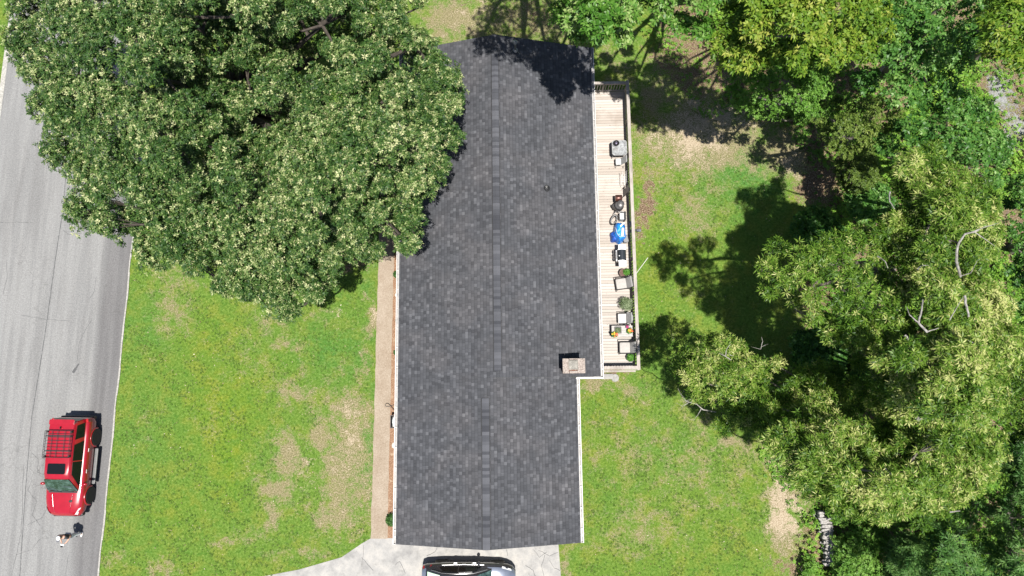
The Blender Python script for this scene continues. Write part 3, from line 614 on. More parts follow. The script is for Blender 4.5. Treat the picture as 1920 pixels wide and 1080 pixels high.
# folded wire rack leaning at the rail, folded dark chair
t = thing("wire_rack", "empty thin white wire rack standing by the deck rail", "rack", dpos(1169, 336, .4), HR)
m = MB()
for z in (.02, .40, .78):
    m.tube([(-.09, -.28, z), (.09, -.28, z), (.09, .28, z), (-.09, .28, z), (-.09, -.28, z)], .007, 5)
    for y in (-.14, 0, .14): m.tube([(-.09, y, z), (.09, y, z)], .004, 4)
m.build("shelf_wires", palew, t); legs(t, ((-.09, -.28), (.09, -.28), (.09, .28), (-.09, .28)), .007, .9, palew)
t = thing("folding_chair", "folded dark chair leaning against the deck rail", "chair", dpos(1172.5, 359, .4), HR)
for k, nm in ((0, "seat"), (1, "backrest")):
    m = MB(); m.rbox((0, 0, 0), (.03, .36, .40), .015); o = m.build(nm, charcoal, t); o.location = (.0+.05*k, 0, .32+.42*k); o.rotation_euler = (0, R(12), 0)
for s_ in (-1, 1): m = MB(); m.tube([(-.12, s_*.22, 0), (.10, s_*.22, .9)], .014, 6); m.build("frame", darkmetal, t)
# drum smoker
t = thing("smoker_grill", "black drum smoker with a round lid and rusty firebox", "smoker", dpos(1160.5, 386, .6), HR)
rust = simple("rusty_enamel", (.085, .035, .025), .35, .5, var=.6, sc=3)
m = MB(); m.lathe((.0, 0, .25), [(.16, 0), (.235, .08), (.25, .3), (.24, .42), (.20, .48)], 22); m.build("drum", charcoal, t, True)
m = MB(); m.lathe((.07, .07, .74), [(.185, 0), (.18, .025), (.13, .05), (.04, .065)], 22); l_ = m.build("lid", simple("lid_enamel", (.065, .062, .060), .35, .2), t, True)
m = MB(); m.tube([(.07, .04, .80), (.07, .04, .84), (.07, .11, .84), (.07, .11, .80)], .012, 6); m.build("handle", silver, l_)
m = MB(); m.lathe((-.17, .40, .62), [(.15, 0), (.165, .02), (.165, .31), (.15, .33)], 20, 'X'); m.build("firebox", rust, t, True)
m = MB(); m.box((-.24, -.02, .48), (.10, .22, .3), .5); m.box((-.02, -.2, .5), (.22, .1, .1), .3); m.build("damper_box", darkmetal, t)
legs(t, ((-.16, -.22), (.16, -.22), (.16, .3), (-.16, .3)), .018, .4, darkmetal)
m = MB(); m.tube([(-.24, -.36, .3), (-.10, -.22, .45), (.06, -.3, .5)], .016, 6); m.build("ash_rake", sling, t)
# hose coil, grey bin, blue cover, grey cushion
t = thing("garden_hose", "black and white coiled hose lying beside the blue tarp", "hose", dpos(1151, 412, .2), HR)
m = MB()
for k in range(6):
    a0 = k*.9; m.tube([(math.cos(a0+q)*(.10+.012*k)*1.0-.0, math.sin(a0+q)*(.20+.018*k), .04+.035*k+.012*math.sin(q*3+k)) for q in np.linspace(0, 6.2, 22)], .013, 6)
m.build("coil", darkmetal, t, True); t.rotation_euler = (0, 0, HR-.45)
m = MB()
for k in range(2): m.tube([(math.cos(q)*(.12+.015*k), math.sin(q)*(.22+.02*k), .235+.02*k+.01*math.sin(q*3)) for q in np.linspace(0, 6.2, 22)], .010, 6)
m.build("pale_loop", sling, t, True)
t = thing("storage_bin", "pale grey open bin between hose coil and deck rail", "bin", dpos(1166, 406, .4), HR)
m = MB(); m.rbox((0, 0, .25), (.24, .34, .5), .03); m.build("body", simple("bin_grey", (.36, .37, .37), .5), t); m = MB(); m.rbox((.14, .02, .28), (.10, .42, .56), .02); m.build("side_frame", darkmetal, t); m = MB(); m.tube([(-.16, .2, .5), (.0, .23, .54), (.17, .19, .52), (.19, -.25, .5)], .016, 6); m.build("handle", silver, t)
t = thing("blue_tarp", "crumpled bright blue tarp draped over a heap on the deck", "tarp", dpos(1162.5, 436, .5), HR)
tn = NT("blue_tarpaulin"); vv = tn.obj(); nn = tn.noise(vv, 5, 4, .6); tn.bsdf(tn.ramp(nn, [(.3, (.010, .10, .42)), (.55, (.012, .20, .60)), (.75, (.03, .33, .75))]), .35, spec=.5, normal=tn.bump(tn.noise(vv, 9, 3, .6, 1.5), .7, .04)); bluem = tn.m
def drape(name, c, sx, sy, h, mat, parent, seed, n=22, sq=2.6, wr=.06):
    rr = random.Random(seed); ph = [rr.uniform(0, 6) for _ in range(6)]; m = MB(); vs = []
    for j in range(n+1):
        for i in range(n+1):
            u, v = 2*i/n-1, 2*j/n-1; q = (abs(u)**sq+abs(v)**sq)**(1/sq); rim = max(0, 1-q**5)
            z = h*rim**.5*(1-.18*abs(u))+wr*(math.sin(u*5+ph[0])*math.cos(v*4+ph[1])+.6*math.sin(u*9+v*7+ph[2])+.4*math.sin(v*13-u*5+ph[3]))*(.25+.75*rim)
            k = 1+.07*math.sin(5*math.atan2(v, u)+ph[4])
            if q > 1: u, v = u/q**.8, v/q**.8
            vs.append((c[0]+u*sx*k, c[1]+v*sy*k, c[2]+max(z, .01)))
    m.add(vs, [(j*(n+1)+i, j*(n+1)+i+1, (j+1)*(n+1)+i+1, (j+1)*(n+1)+i) for j in range(n) for i in range(n)]); return m.build(name, mat, parent, 60)
drape("cover", (.02, .05, 0), .32, .52, .72, bluem, t, 3, wr=.035)
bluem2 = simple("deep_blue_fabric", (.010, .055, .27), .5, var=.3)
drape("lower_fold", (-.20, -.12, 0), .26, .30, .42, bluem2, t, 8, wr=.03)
m = MB(); m.rbox((.10, .36, .74), (.30, .075, .05), .03, rz=.75); m.build("white_roll", palew, t)
m = MB(); m.rbox((.10, -.02, .735), (.13, .42, .02), .03, rz=-.1); m.build("clear_window", simple("scuffed_vinyl", (.48, .40, .48), .3, var=.35, sc=14), t)
m = MB(); m.tube([(-.22, .22, .62), (-.18, -.1, .72), (-.08, -.25, .74), (.20, -.26, .72), (.24, -.05, .70)], .009, 6); m.build("white_piping", palew, t)
t = thing("seat_cushion", "grey cushion poking out below the blue tarp", "cushion", dpos(1173, 448, .3), HR)
m = MB(); m.rbox((0, 0, .3), (.26, .36, .12), .06, rz=.2); m.build("pad", simple("pad_grey", (.17, .17, .17), .9), t); m = MB(); m.rbox((0, 0, .12), (.2, .3, .24), .04); m.build("stool_base", darkmetal, t)
# gas grill
t = thing("gas_grill", "gas grill with black hood and two pale side shelves", "grill", dpos(1166, 478.5, .95), HR)
m = MB(); m.rbox((.02, 0, .42), (.42, .52, .72), .03); m.build("cabinet", charcoal, t)
gm = NT("hood_enamel"); vv = gm.sep(gm.obj()); gm.bsdf((.022, .026, .030), .22, spec=.6); hood = gm.m
m = MB(); hs = [(-.20, .80), (-.19, .92), (-.12, 1.02), (0, 1.07), (.12, 1.03), (.21, .92), (.22, .80)]
vs = [(x, -.27, z) for x, z in hs]+[(x, .27, z) for x, z in hs]; n = len(hs)
m.add(vs, [tuple(range(n)), tuple(range(n, 2*n))[::-1]]+[(i, n+i, n+i+1, i+1) for i in range(n-1)]); l_ = m.build("lid", hood, t, 50)
m = MB(); m.tube([(-.25, -.2, .92), (-.25, .2, .92)], .014, 6); m.lathe((-.135, -.04, 1.015), [(.03, 0), (.028, .012)], 12); m.build("handle", silver, l_)
for s_ in (-1, 1):
    m = MB(); m.rbox((.03, s_*.42, .86), (.36, .27, .03), .02); m.build("side_shelf", simple("shelf_white", (.66, .66, .65), .35), t)
    m = MB(); m.box((.01, s_*.285, .91), (.42, .03, .09)); m.build("end_cap", silver, t)
m = MB(); m.rbox((-.25, 0, .80), (.07, .56, .12), .02); pn = m.build("control_panel", silver, t)
for y in (-.18, 0, .18): m = MB(); m.lathe((-.29, y, .80), [(.028, -.02), (.028, .02)], 10, 'X'); m.build("knob", darkmetal, pn)
m = MB(); m.box((.0, 0, .05), (.4, .5, .04)); m.build("base_shelf", darkmetal, t)
for x in (-.15, .18):
    for y in (-.22, .22): m = MB(); m.lathe((x, y, .03), [(.03, -.015), (.03, .015)], 10, 'Y'); m.build("wheel", darkmetal, t)
# planters
def pot(px, py, label, r, h, potm, leaf, lr, n, L, W, K=6, off=(0, 0), cat="plant", name="potted_plant", ht=.2, **kw):
    t = thing(name, label, cat, dpos(px, py, h), HR)
    m = MB(); m.lathe((0, 0, 0), [(r*.75, 0), (r*.98, h*.85), (r*1.06, h*.87), (r*1.06, h), (r*.94, h), (r*.92, h-.04), (.01, h-.035)], 22); pm = m.build("pot", potm, t, True)
    m = MB(); m.lathe((0, 0, h-.05), [(r*.9, 0), (r*.88, .015), (.02, .03)], 20); m.build("soil", soil, pm)
    leafball("leaves", (off[0], off[1], h+ht), lr, n, L, W, K, leaf, t, **kw); return t
pot(1169.5, 511.5, "round brown planter with green herbs on one side, above the armchair", .21, .36, terra, M_plant, .14, 90, .09, .05, 6, off=(.14, .04), ht=.02)
pot(1173, 571, "airy grey-green shrub in a pot on the deck", .13, .26, terra, M_sage, .34, 190, .10, .035, 5, ht=.30)
pot(1182.5, 670.5, "small bushy bright green plant in a black pot in the deck corner", .20, .28, darkmetal, M_plant, .17, 170, .06, .035, 6, ht=.06)
def armchair(px, py, label, rz):
    t = thing("patio_armchair", label, "armchair", dpos(px, py, .5), HR+rz)
    for s_ in (-1, 1):
        m = MB(); m.tube([(-.36, s_*.30, 0), (-.36, s_*.30, .56), (-.30, s_*.30, .60), (.30, s_*.30, .60), (.40, s_*.28, .95)], .019, 6); m.tube([(.28, s_*.30, .58), (.34, s_*.30, 0)], .019, 6); m.build("arm_frame", darkmetal, t, True)
    m = MB(); m.box((-.02, 0, .30), (.66, .56, .04)); m.tube([(-.36, -.3, .30), (-.36, .3, .30)], .02, 6); m.tube([(.40, -.28, .95), (.40, .28, .95)], .018, 6); m.build("seat_frame", darkmetal, t)
    m = MB(); m.rbox((-.10, 0, .40), (.52, .52, .15), .06); m.build("seat_cushion", cushion, t, 50)
    m = MB(); m.rbox((0, 0, 0), (.14, .54, .58), .06); o = m.build("back_cushion", cushion2, t, 50); o.location = (.27, 0, .62); o.rotation_euler = (0, R(22), 0)
armchair(1169, 531, "beige cushioned patio armchair next to the brown planter, turned slightly askew", .13)
armchair(1176, 651.5, "beige cushioned patio armchair below the flower table", 0)
t = sling_chair(1170.5, 597.5, "round-backed wicker-grey chair above the flower table", .56, .46, simple("seat_pad_pale", (.36, .35, .335), .9), sling, name="tub_chair")
m = MB(); m.tube([(.10, -.27, .66), (.26, -.24, .70), (.36, -.10, .72), (.37, .10, .72), (.26, .24, .70), (.10, .27, .66)], .022, 6); m.build("back_hoop", sling, t, True)
# flower table
t = thing("side_table", "grey wooden outdoor table holding a black tray and two bouquets", "table", dpos(1166.5, 621, .55), HR)
m = MB()
for k in range(5): m.box((-.0, -.22+.11*k, .54), (1.02, .104, .028))
m.build("tabletop", simple("table_planks", (.30, .285, .265), .7, var=.22), t)
m = MB(); m.box((0, -.26, .49), (.98, .03, .07)); m.box((0, .26, .49), (.98, .03, .07)); m.box((-.48, 0, .49), (.03, .5, .07)); m.box((.48, 0, .49), (.03, .5, .07)); m.build("apron", darkwood, t)
for x in (-.44, .44):
    for y in (-.22, .22): m = MB(); m.box((x, y, .25), (.05, .05, .5)); m.build("leg", darkwood, t)
def onT(px, py, z=.56): p = at(px, py, DZ+z); return (p.x, p.y, DZ+.556)
t = thing("wire_tray", "black square tray of dried grey leaves on the flower table", "tray", onT(1158.5, 619), HR)
m = MB(); m.box((0, 0, .008), (.32, .32, .014))
for a, b, c_, d_ in ((0, .16, .32, .02), (0, -.16, .32, .02)): m.box((a, b, .03), (c_, d_, .05))
for a in (-.16, .16): m.box((a, 0, .03), (.02, .30, .05))
m.build("tray", darkmetal, t); leafball("dried_leaves", (0, 0, .03), .13, 60, .07, .035, 5, M_sage, t, flat=.2)
def bouquet(px, py, label, cols, r, potr, seed):
    t = thing("flower_bouquet", label, "flowers", onT(px, py, .66), HR); rr = random.Random(seed)
    m = MB(); m.lathe((0, 0, 0), [(potr*.7, 0), (potr, .12), (potr*.9, .13), (potr*.8, .11)], 16); m.build("pot", darkmetal, t, True)
    leafball("leaves", (0, 0, .12), r*.95, 70, .07, .03, 6, M_plant, t, flat=.5)
    for c_ in cols:
        for k in range(c_[1]):
            q = rr.uniform(0, 6.28); d_ = r*rr.uniform(.1, .95); m = MB()
            cx_, cy_ = c_[2]+math.cos(q)*d_*c_[4], c_[3]+math.sin(q)*d_*c_[4]; z0 = .17+rr.uniform(0, .04)
            for p_ in range(7):
                a_ = p_*.9; m.ell((cx_+math.cos(a_)*.021, cy_+math.sin(a_)*.021, z0), (.019, .019, .009), 6, 4)
            m.ell((cx_, cy_, z0+.008), (.014, .014, .01), 6, 4); m.build("flower", c_[0], t)
orange = simple("orange_petal", (.62, .10, .02), .7); yellow = simple("yellow_petal", (.60, .36, .03), .7); pinkp = simple("coral_petal", (.55, .12, .10), .7); mag = simple("magenta_petal", (.25, .02, .10), .7)
bouquet(1152.5, 627, "orange and yellow bouquet at the left end of the flower table", [(orange, 4, .04, -.03, .8), (yellow, 5, -.03, .04, .9), (pinkp, 4, .10, -.03, .6)], .13, .10, 1)
bouquet(1180, 620, "orange bouquet with dark magenta blooms at the rail end of the flower table", [(orange, 9, .06, 0, .8), (yellow, 4, -.02, .03, .7), (mag, 7, -.10, .17, .55)], .13, .10, 4)
t = thing("rail_lantern", "dark grey fitting clamped to the outside of the deck rail", "lantern", (*at(1195, 432, RT-.1)[:2], RT-.22), HR)
m = MB(); m.lathe((.02, 0, 0), [(.05, 0), (.075, .04), (.08, .15), (.04, .20)], 12); m.build("body", simple("fitting_grey", (.07, .075, .085), .5), t, True); m = MB(); m.box((-.10, 0, .16), (.16, .09, .10)); m.build("clamp", darkmetal, t); m = MB(); m.ell((.12, .0, .10), (.07, .08, .08), 10, 7, .15); m.build("cap", simple("fitting_pale", (.16, .17, .18), .6), t)
p1, p2 = at(1186, 522, RT-.15), at(1215, 483, RT+.55)
t = thing("flag_pole", "thin pale pole slanting out from the deck rail over the lawn", "pole", tuple(p1))
m = MB(); m.tube([(0, 0, 0), tuple(p2-p1)], .016, 8); m.build("pole", simple("pole_pale", (.5, .48, .44), .5), t); m = MB(); m.tube([(0, 0, -.05), tuple((p2-p1)*.12)], .028, 8); m.build("bracket", silver, t)

# splash block and stepping stone
t = thing("splash_block", "long grey concrete block on the ground below the house corner", "block", at(1138, 706, .05), HR)
m = MB(); m.rbox((0, 0, .02), (.62, .26, .08), .03); m.build("block", concrete, t)
t = thing("stepping_stone", "round grey stepping stone at the end of the concrete block", "stone", at(1153, 708.5, .03), 0)
m = MB(); m.lathe((0, 0, 0), [(.20, -.02), (.20, .035), (.185, .05)], 20); m.build("stone", simple("round_stone", (.22, .215, .20), .9, var=.3), t, True)

# things along the front bed
t = thing("glass_frame_box", "black framed box of crumpled clear plastic under the front eave", "box", at(741, 790, .25), HR)
m = MB()
for x in (-.16, .16): m.box((x, 0, .2), (.035, .62, .4))
for y in (-.30, .30): m.box((0, y, .2), (.29, .035, .4))
m.build("frame", darkmetal, t); drape("plastic_sheet", (.02, 0, .18), .13, .28, .16, simple("clear_plastic", (.55, .58, .58), .12, spec=.8, var=.25), t, 12, wr=.03, n=14)
p = [at(x, y, .04) for x, y in ((748, 759), (738, 759.5), (730, 762), (724, 762), (722, 759), (724, 756.5), (728, 756.5), (733, 761), (738, 767), (743, 771))]
t = thing("black_cable", "black cable looped on the path beside the plastic-filled box", "cable", tuple(p[4])); m = MB(); m.tube([q-p[4]+Vector((0, 0, .015+.004*i)) for i, q in enumerate(p)], .014, 6); m.build("cable", simple("cable_rubber", (.02, .014, .01), .5), t, True)
pstone = simple("pale_stone", (.50, .44, .36), .85)
for (x, y, sx, sy, lb) in ((738, 835, .09, .15, "small oval cream stone in the mulch strip"), (743, 867, .12, .20, "larger cream stone half under the front eave"), (744, 553, .10, .12, "cream stone in the mulch at the shaded end of the path")):
    t = thing("landscape_stone", lb, "stone", at(x, y, 0)); m = MB(); m.ell((0, 0, .03), (sx, sy, .07), 14, 8, .05, seed=x); m.build("stone", pstone, t, True)
M_shrub = leafmat("shrub_leaf", [(0, (.012, .04, .008)), (.5, (.03, .08, .014)), (1, (.07, .15, .03))], .2)
for (x, y, r, n, lb) in ((735, 973, .30, 260, "small dark green shrub at the driveway end of the front bed"), (745, 515, .20, 120, "low green plant in the front bed near the big tree"), (743, 661, .12, 50, "tiny green sprig midway along the front bed"), (745, 602, .09, 36, "tiny dark sprig above the middle of the front bed")):
    t = thing("shrub", lb, "shrub", at(x, y, 0)); m = MB()
    for k in range(5): m.tube([(0, 0, 0), (r*.6*math.cos(k*1.3), r*.6*math.sin(k*1.3), r*.9)], .008, 5)
    m.build("stem", darkwood, t); leafball("leaves", (0, 0, r*.7), r, n, .07, .035, 6, M_shrub, t)
#PART3
# ------------------------------------------------------------------ vehicles (local +Y is forward)
def lerp(a, b, t): return a+(b-a)*t
def paint(name, col, rough=.28, metal=.0):
    t = NT(name); n = t.noise(t.obj(), 3.5, 4, .6); c = t.mix(t.ss(n, .35, .7), col, tuple(q*.86 for q in col))
    t.bsdf(c, rough, metal, Coat_Weight=.7, Coat_Roughness=.06); return t.m
tyre = simple("tyre_rubber", (.012, .012, .012), .85); rimm = simple("alloy", (.28, .28, .28), .35, .7); rimd = simple("dark_alloy", (.04, .04, .042), .4, .6)
autoglass = NT("tinted_glass"); autoglass.bsdf((.006, .007, .008), .10, spec=.35); autoglass = autoglass.m
wsglass = NT("windscreen_glass"); vv = wsglass.obj(); nn = wsglass.noise(vv, 6, 4, .6, .8); wsglass.bsdf(wsglass.ramp(nn, [(.35, (.010, .022, .020)), (.55, (.035, .065, .058)), (.8, (.10, .16, .15))]), .08, spec=.7); wsglass = wsglass.m
lampw = NT("lamp_lens"); lampw.bsdf((.55, .56, .56), .12, spec=.8); lampw = lampw.m
lampr = simple("tail_lens", (.28, .010, .012), .2)
trim = simple("black_trim", (.014, .014, .014), .5)

def body_loft(name, st, mat, parent):
    """st: (y, half width at belt, sill z, belt z, centre top z)"""
    m = MB(); N = 0; rings = []
    for (y, w_, zs, zb, zt) in st:
        h = [(w_*.55, zs), (w_-.06, zs), (w_+.005, zs+.12), (w_+.02, lerp(zs, zb, .45)), (w_+.022, lerp(zs, zb, .72)), (w_, zb-.07), (w_-.045, zb-.012), (w_-.12, lerp(zb, zt, .35)), (w_*.62, lerp(zb, zt, .86)), (w_*.3, zt)]
        r = [(-x, y, z) for x, z in h]+[(x, y, z) for x, z in h[::-1]]; rings.append(r)
    n = len(rings[0])
    for r in rings: m.v += r
    for i in range(len(rings)-1):
        for k in range(n):
            m.f.append((i*n+k, i*n+(k+1) % n, (i+1)*n+(k+1) % n, (i+1)*n+k)); m.mi.append(0)
    m.f += [tuple(range(n)), tuple(range((len(rings)-1)*n, len(rings)*n))[::-1]]; m.mi += [0, 0]
    o = m.build(name, mat, parent, 50); return o
def wheel(parent, x, y, r, wd, rim, spokes=6):
    t = MB(); s_ = 1 if x > 0 else -1
    t.lathe((x, y, r), [(r*.66, -wd/2), (r*.94, -wd/2), (r, -wd*.32), (r, wd*.32), (r*.94, wd/2), (r*.66, wd/2)], 28, 'X'); o = t.build("wheel", tyre, parent, True)
    m = MB(); m.lathe((x+s_*wd*.22, y, r), [(r*.64, -.03), (r*.66, .02), (r*.2, .01), (.02, .02)], 24, 'X')
    for k in range(spokes):
        a = 2*math.pi*k/spokes; m.box((x+s_*wd*.40, y+math.cos(a)*r*.36, r+math.sin(a)*r*.36), (.03, r*.62, .05), tilt=('X', a))
    m.build("rim", rim, o, True)

red = paint("red_paint", (.27, .006, .015), .25)
suv = thing("parked_suv", "red SUV with black roof basket parked on the road", "car", (-22.49, -3.79, 0), math.pi-.012)
st = [(-2.37, .78, .48, .80, .84), (-2.33, .84, .42, 1.02, 1.06), (-2.15, .90, .38, 1.06, 1.10), (-1.5, .925, .36, 1.07, 1.12), (-.4, .925, .34, 1.06, 1.12), (.6, .925, .34, 1.05, 1.11), (1.15, .92, .36, 1.03, 1.10),
      (1.7, .90, .38, .98, 1.075), (2.1, .85, .42, .90, 1.02), (2.27, .76, .45, .82, .94), (2.36, .64, .48, .70, .80)]
body = body_loft("body", st, red, suv)
# wheel arches, sill, bumpers
for y in (1.42, -1.40):
    for s_ in (-1, 1):
        m = MB(); m.tube([(s_*.925, y+math.cos(a)*.45, .40+math.sin(a)*.45) for a in np.linspace(-.1, math.pi+.1, 14)], .045, 8); m.build("wheel_arch", red, body, True)
        m = MB(); m.lathe((s_*.86, y, .40), [(.42, -.09), (.42, .092)], 24, 'X'); m.build("arch_liner", trim, body)
        wheel(suv, s_*.845, y, .40, .26, rimd)
for s_ in (-1, 1):
    m = MB(); m.rbox((s_*1.0, .02, .36), (.16, 1.75, .06), .05); m.box((s_*.92, .6, .33), (.2, .06, .05)); m.box((s_*.92, -.6, .33), (.2, .06, .05)); m.build("running_board", simple("step_grey", (.10, .10, .10), .5), suv)
m = MB(); m.rbox((0, 2.30, .50), (1.55, .20, .22), .09); m.build("front_bumper", trim, suv); m = MB(); m.rbox((0, -2.36, .50), (1.7, .16, .24), .07); m.build("rear_bumper", trim, suv)
m = MB(); m.box((0, 2.375, .68), (1.1, .02, .16)); m.build("grille", trim, body)
# cabin
ZB, ZRF, WB, WT = 1.04, 1.74, .79, .63
cab = [(-2.33, WB-.03, ZB, ZB+.03, WT+.14), (-2.22, WB-.02, ZB, 1.50, WT+.04), (-2.10, WB, ZB, 1.70, WT+.01), (-1.6, WB, ZB, 1.76, WT+.01), (-.4, WB, ZB, 1.77, WT), (.28, WB, ZB, 1.74, WT-.01), (.50, WB, ZB, 1.68, WT-.02), (.85, WB, ZB, 1.36, WT+.06), (1.16, WB-.03, ZB, 1.07, WT+.12)]
m = MB(); ring = []
for (y, wb, zb, zt, wt) in cab:
    zt = max(zt, zb+.02); h = [(wb, zb), (lerp(wb, wt, .93), lerp(zb, zt, .93)-.02), (wt-.05, zt-.004), (wt*.5, zt+.018)]
    ring.append([(-x, y, z) for x, z in h]+[(x, y, z) for x, z in h[::-1]])
n = 8
for r in ring: m.v += r
for i in range(len(ring)-1):
    for k in range(n-1): m.f.append((i*n+k, i*n+k+1, (i+1)*n+k+1, (i+1)*n+k)); m.mi.append(0)
m.build("cabin", red, suv, 40)
def sidewin(s_, pts, parent, name="side_window", wb=WB, wt=WT, zb=ZB, zr=1.70, off=.014):
    m = MB(); vs = [(s_*(lerp(wb, wt+.02, q)+off), y, lerp(zb, zr, q)) for y, q in pts]; vs2 = [(x-s_*.02, y, z) for x, y, z in vs]; k = len(vs)
    m.add(vs+vs2, [tuple(range(k)), tuple(range(k, 2*k))[::-1]]+[(i, (i+1) % k, k+(i+1) % k, k+i) for i in range(k)]); return m.build(name, autoglass, parent)
for s_ in (-1, 1):
    sidewin(s_, [(.92, .10), (.30, .86), (-.28, .90), (-.28, .08)], suv); sidewin(s_, [(-.34, .08), (-.34, .90), (-1.10, .90), (-1.28, .08)], suv)
    sidewin(s_, [(-1.46, .12), (-1.34, .88), (-2.02, .80), (-2.14, .2)], suv, "quarter_window")
    m = MB(); m.box((s_*.955, .22, .93), (.03, .16, .035)); m.build("door_handle", silver, suv); m = MB(); m.box((s_*.955, -.80, .93), (.03, .16, .035)); m.build("door_handle", silver, suv)
    m = MB(); m.ell((s_*1.03, .80, 1.10), (.13, .07, .085), 12, 8); m.tube([(s_*.88, .80, 1.04), (s_*.98, .80, 1.06)], .03, 6); m.build("wing_mirror", red, suv, True)
    m = MB(); m.add([(s_*.86, 1.93, .925), (s_*.64, 2.26, .93), (s_*.60, 2.28, .955), (s_*.78, 1.98, .985), (s_*.87, 1.90, .87), (s_*.68, 2.30, .84)], [(0, 3, 2, 1), (0, 1, 5, 4)]); m.build("headlight", lampw, suv)
    m = MB(); m.rbox((s_*.86, -2.24, 1.05), (.12, .18, .22), .03, rz=-s_*.2); m.build("tail_light", lampr if s_ > 0 else lampr, suv)
m = MB(); m.add([(-.76, 1.135, 1.105), (.76, 1.135, 1.105), (.70, .86, 1.385), (.60, .52, 1.70), (-.60, .52, 1.70), (-.70, .86, 1.385), (0, 1.16, 1.125), (0, .87, 1.40), (0, .53, 1.722)], [(0, 6, 7, 5), (6, 1, 2, 7), (5, 7, 8, 4), (7, 2, 3, 8)]); m.build("windscreen", wsglass, suv)
m = MB(); m.add([(-.66, -2.235, 1.50), (.66, -2.235, 1.50), (.74, -2.345, 1.10), (-.74, -2.345, 1.10)], [(0, 1, 2, 3)]); m.build("rear_window", autoglass, suv)
m = MB(); m.box((0, 1.19, 1.09), (1.4, .07, .03)); m.tube([(-.55, 1.17, 1.13), (.05, 1.11, 1.17)], .012, 5); m.tube([(.05, 1.18, 1.13), (.6, 1.12, 1.15)], .012, 5); m.build("wiper", trim, suv)
m = MB(); m.rbox((0, .02, 1.782), (.86, .50, .012), .06, top=.004); m.build("sunroof", autoglass, suv)
m = MB(); m.tube([(-.50, 1.30, 1.112), (-.42, 1.9, 1.068), (-.36, 2.18, 1.000)], .006, 5); m.build('bonnet_crease', red, body); m = MB(); m.tube([(.50, 1.30, 1.112), (.42, 1.9, 1.068), (.36, 2.18, 1.000)], .006, 5); m.build("bonnet_crease", red, body)
m = MB(); m.rbox((-.42, 1.62, 1.095), (.16, .11, .03), .03, rz=.2); m.box((-.46, 1.42, 1.11), (.10, .02, .02), rz=.6); m.build("bonnet_vent", trim, body)
m = MB(); m.rbox((0, -2.18, 1.735), (1.24, .26, .03), .06); m.build("roof_spoiler", red, suv)
m = MB(); m.ell((.0, -1.92, 1.80), (.02, .07, .05), 8, 6); m.build("antenna", trim, suv, True)
rack = MB(); x0, x1, y0, y1 = -.62, .62, -1.78, -.52
for z in (1.86, 1.96): rack.tube([(x0, y0, z), (x1, y0, z), (x1, y1, z), (x0, y1, z), (x0, y0, z)], .013, 6)
for k in range(9): y = lerp(y0, y1, k/8); rack.box((0, y, 1.855), (x1-x0, .018, .012))
for x in (-.30, 0.05, .32): rack.box((x, (y0+y1)/2, 1.868), (.02, y1-y0, .014))
for y in (y0+.25, y1-.3): rack.box((0, y, 1.83), (1.28, .05, .03))
for k in range(11):
    y = lerp(y0, y1, k/10)
    for x in (x0, x1): rack.tube([(x, y, 1.86), (x, y, 1.96)], .008, 4)
for x in (x0, x1):
    for y in (y0+.05, y1-.05): rack.box((x*.96, y, 1.80), (.06, .1, .12))
rack.build("roof_rack", trim, suv)

bluegrey = paint("silver_paint", (.20, .225, .28), .22, .55)
car = thing("parked_car", "silver car with open glass roof and black flanks parked in front of the garage", "car", (-2.72, -9.13, 0), -math.pi/2)
st = [(-2.26, .62, .38, .62, .70), (-2.20, .76, .32, .84, .92), (-2.0, .84, .26, .92, .98), (-1.2, .895, .22, .93, .99), (0, .90, .20, .90, .96), (.9, .895, .20, .87, .94), (1.4, .88, .22, .84, .92), (1.85, .83, .26, .76, .84), (2.10, .72, .30, .66, .74), (2.25, .54, .34, .54, .62)]
darkside = paint("dark_flank_paint", (.022, .022, .025), .2)
body = body_loft("body", st, bluegrey, car)
body.data.materials.append(darkside)
for p in body.data.polygons:                        # flanks are the dark, the top faces the silver colour
    if (abs(p.normal.z) < .72 and abs(p.normal.x) > .3) or abs(p.center.x) > .66: p.material_index = 1
for y in (1.36, -1.30):
    for s_ in (-1, 1):
        m = MB(); m.lathe((s_*.83, y, .33), [(.37, -.075), (.37, .078)], 24, 'X'); m.build("arch_liner", trim, body); wheel(car, s_*.80, y, .33, .22, rimm, 7)
cab = [(-2.02, .78, .93, .96, .66), (-1.55, .80, .93, 1.22, .60), (-1.15, .80, .93, 1.38, .56), (-.5, .80, .92, 1.44, .55), (.10, .80, .92, 1.42, .54), (.45, .80, .90, 1.32, .56), (.85, .79, .89, 1.09, .62), (1.12, .76, .88, .93, .66)]
m = MB(); ring = []
for (y, wb, zb, zt, wt) in cab:
    h = [(wb, zb), (lerp(wb, wt, .9), lerp(zb, zt, .9)-.02), (wt-.05, zt-.004), (wt*.5, zt+.014)]; ring.append([(-x, y, z) for x, z in h]+[(x, y, z) for x, z in h[::-1]])
for r in ring: m.v += r
for i in range(len(ring)-1):
    for k in range(7): m.f.append((i*8+k, i*8+k+1, (i+1)*8+k+1, (i+1)*8+k)); m.mi.append(0)
m.build("cabin", darkside, car, 40)
mint = NT("rear_glass"); mint.bsdf((.42, .56, .42), .15, spec=.6); mint = mint.m
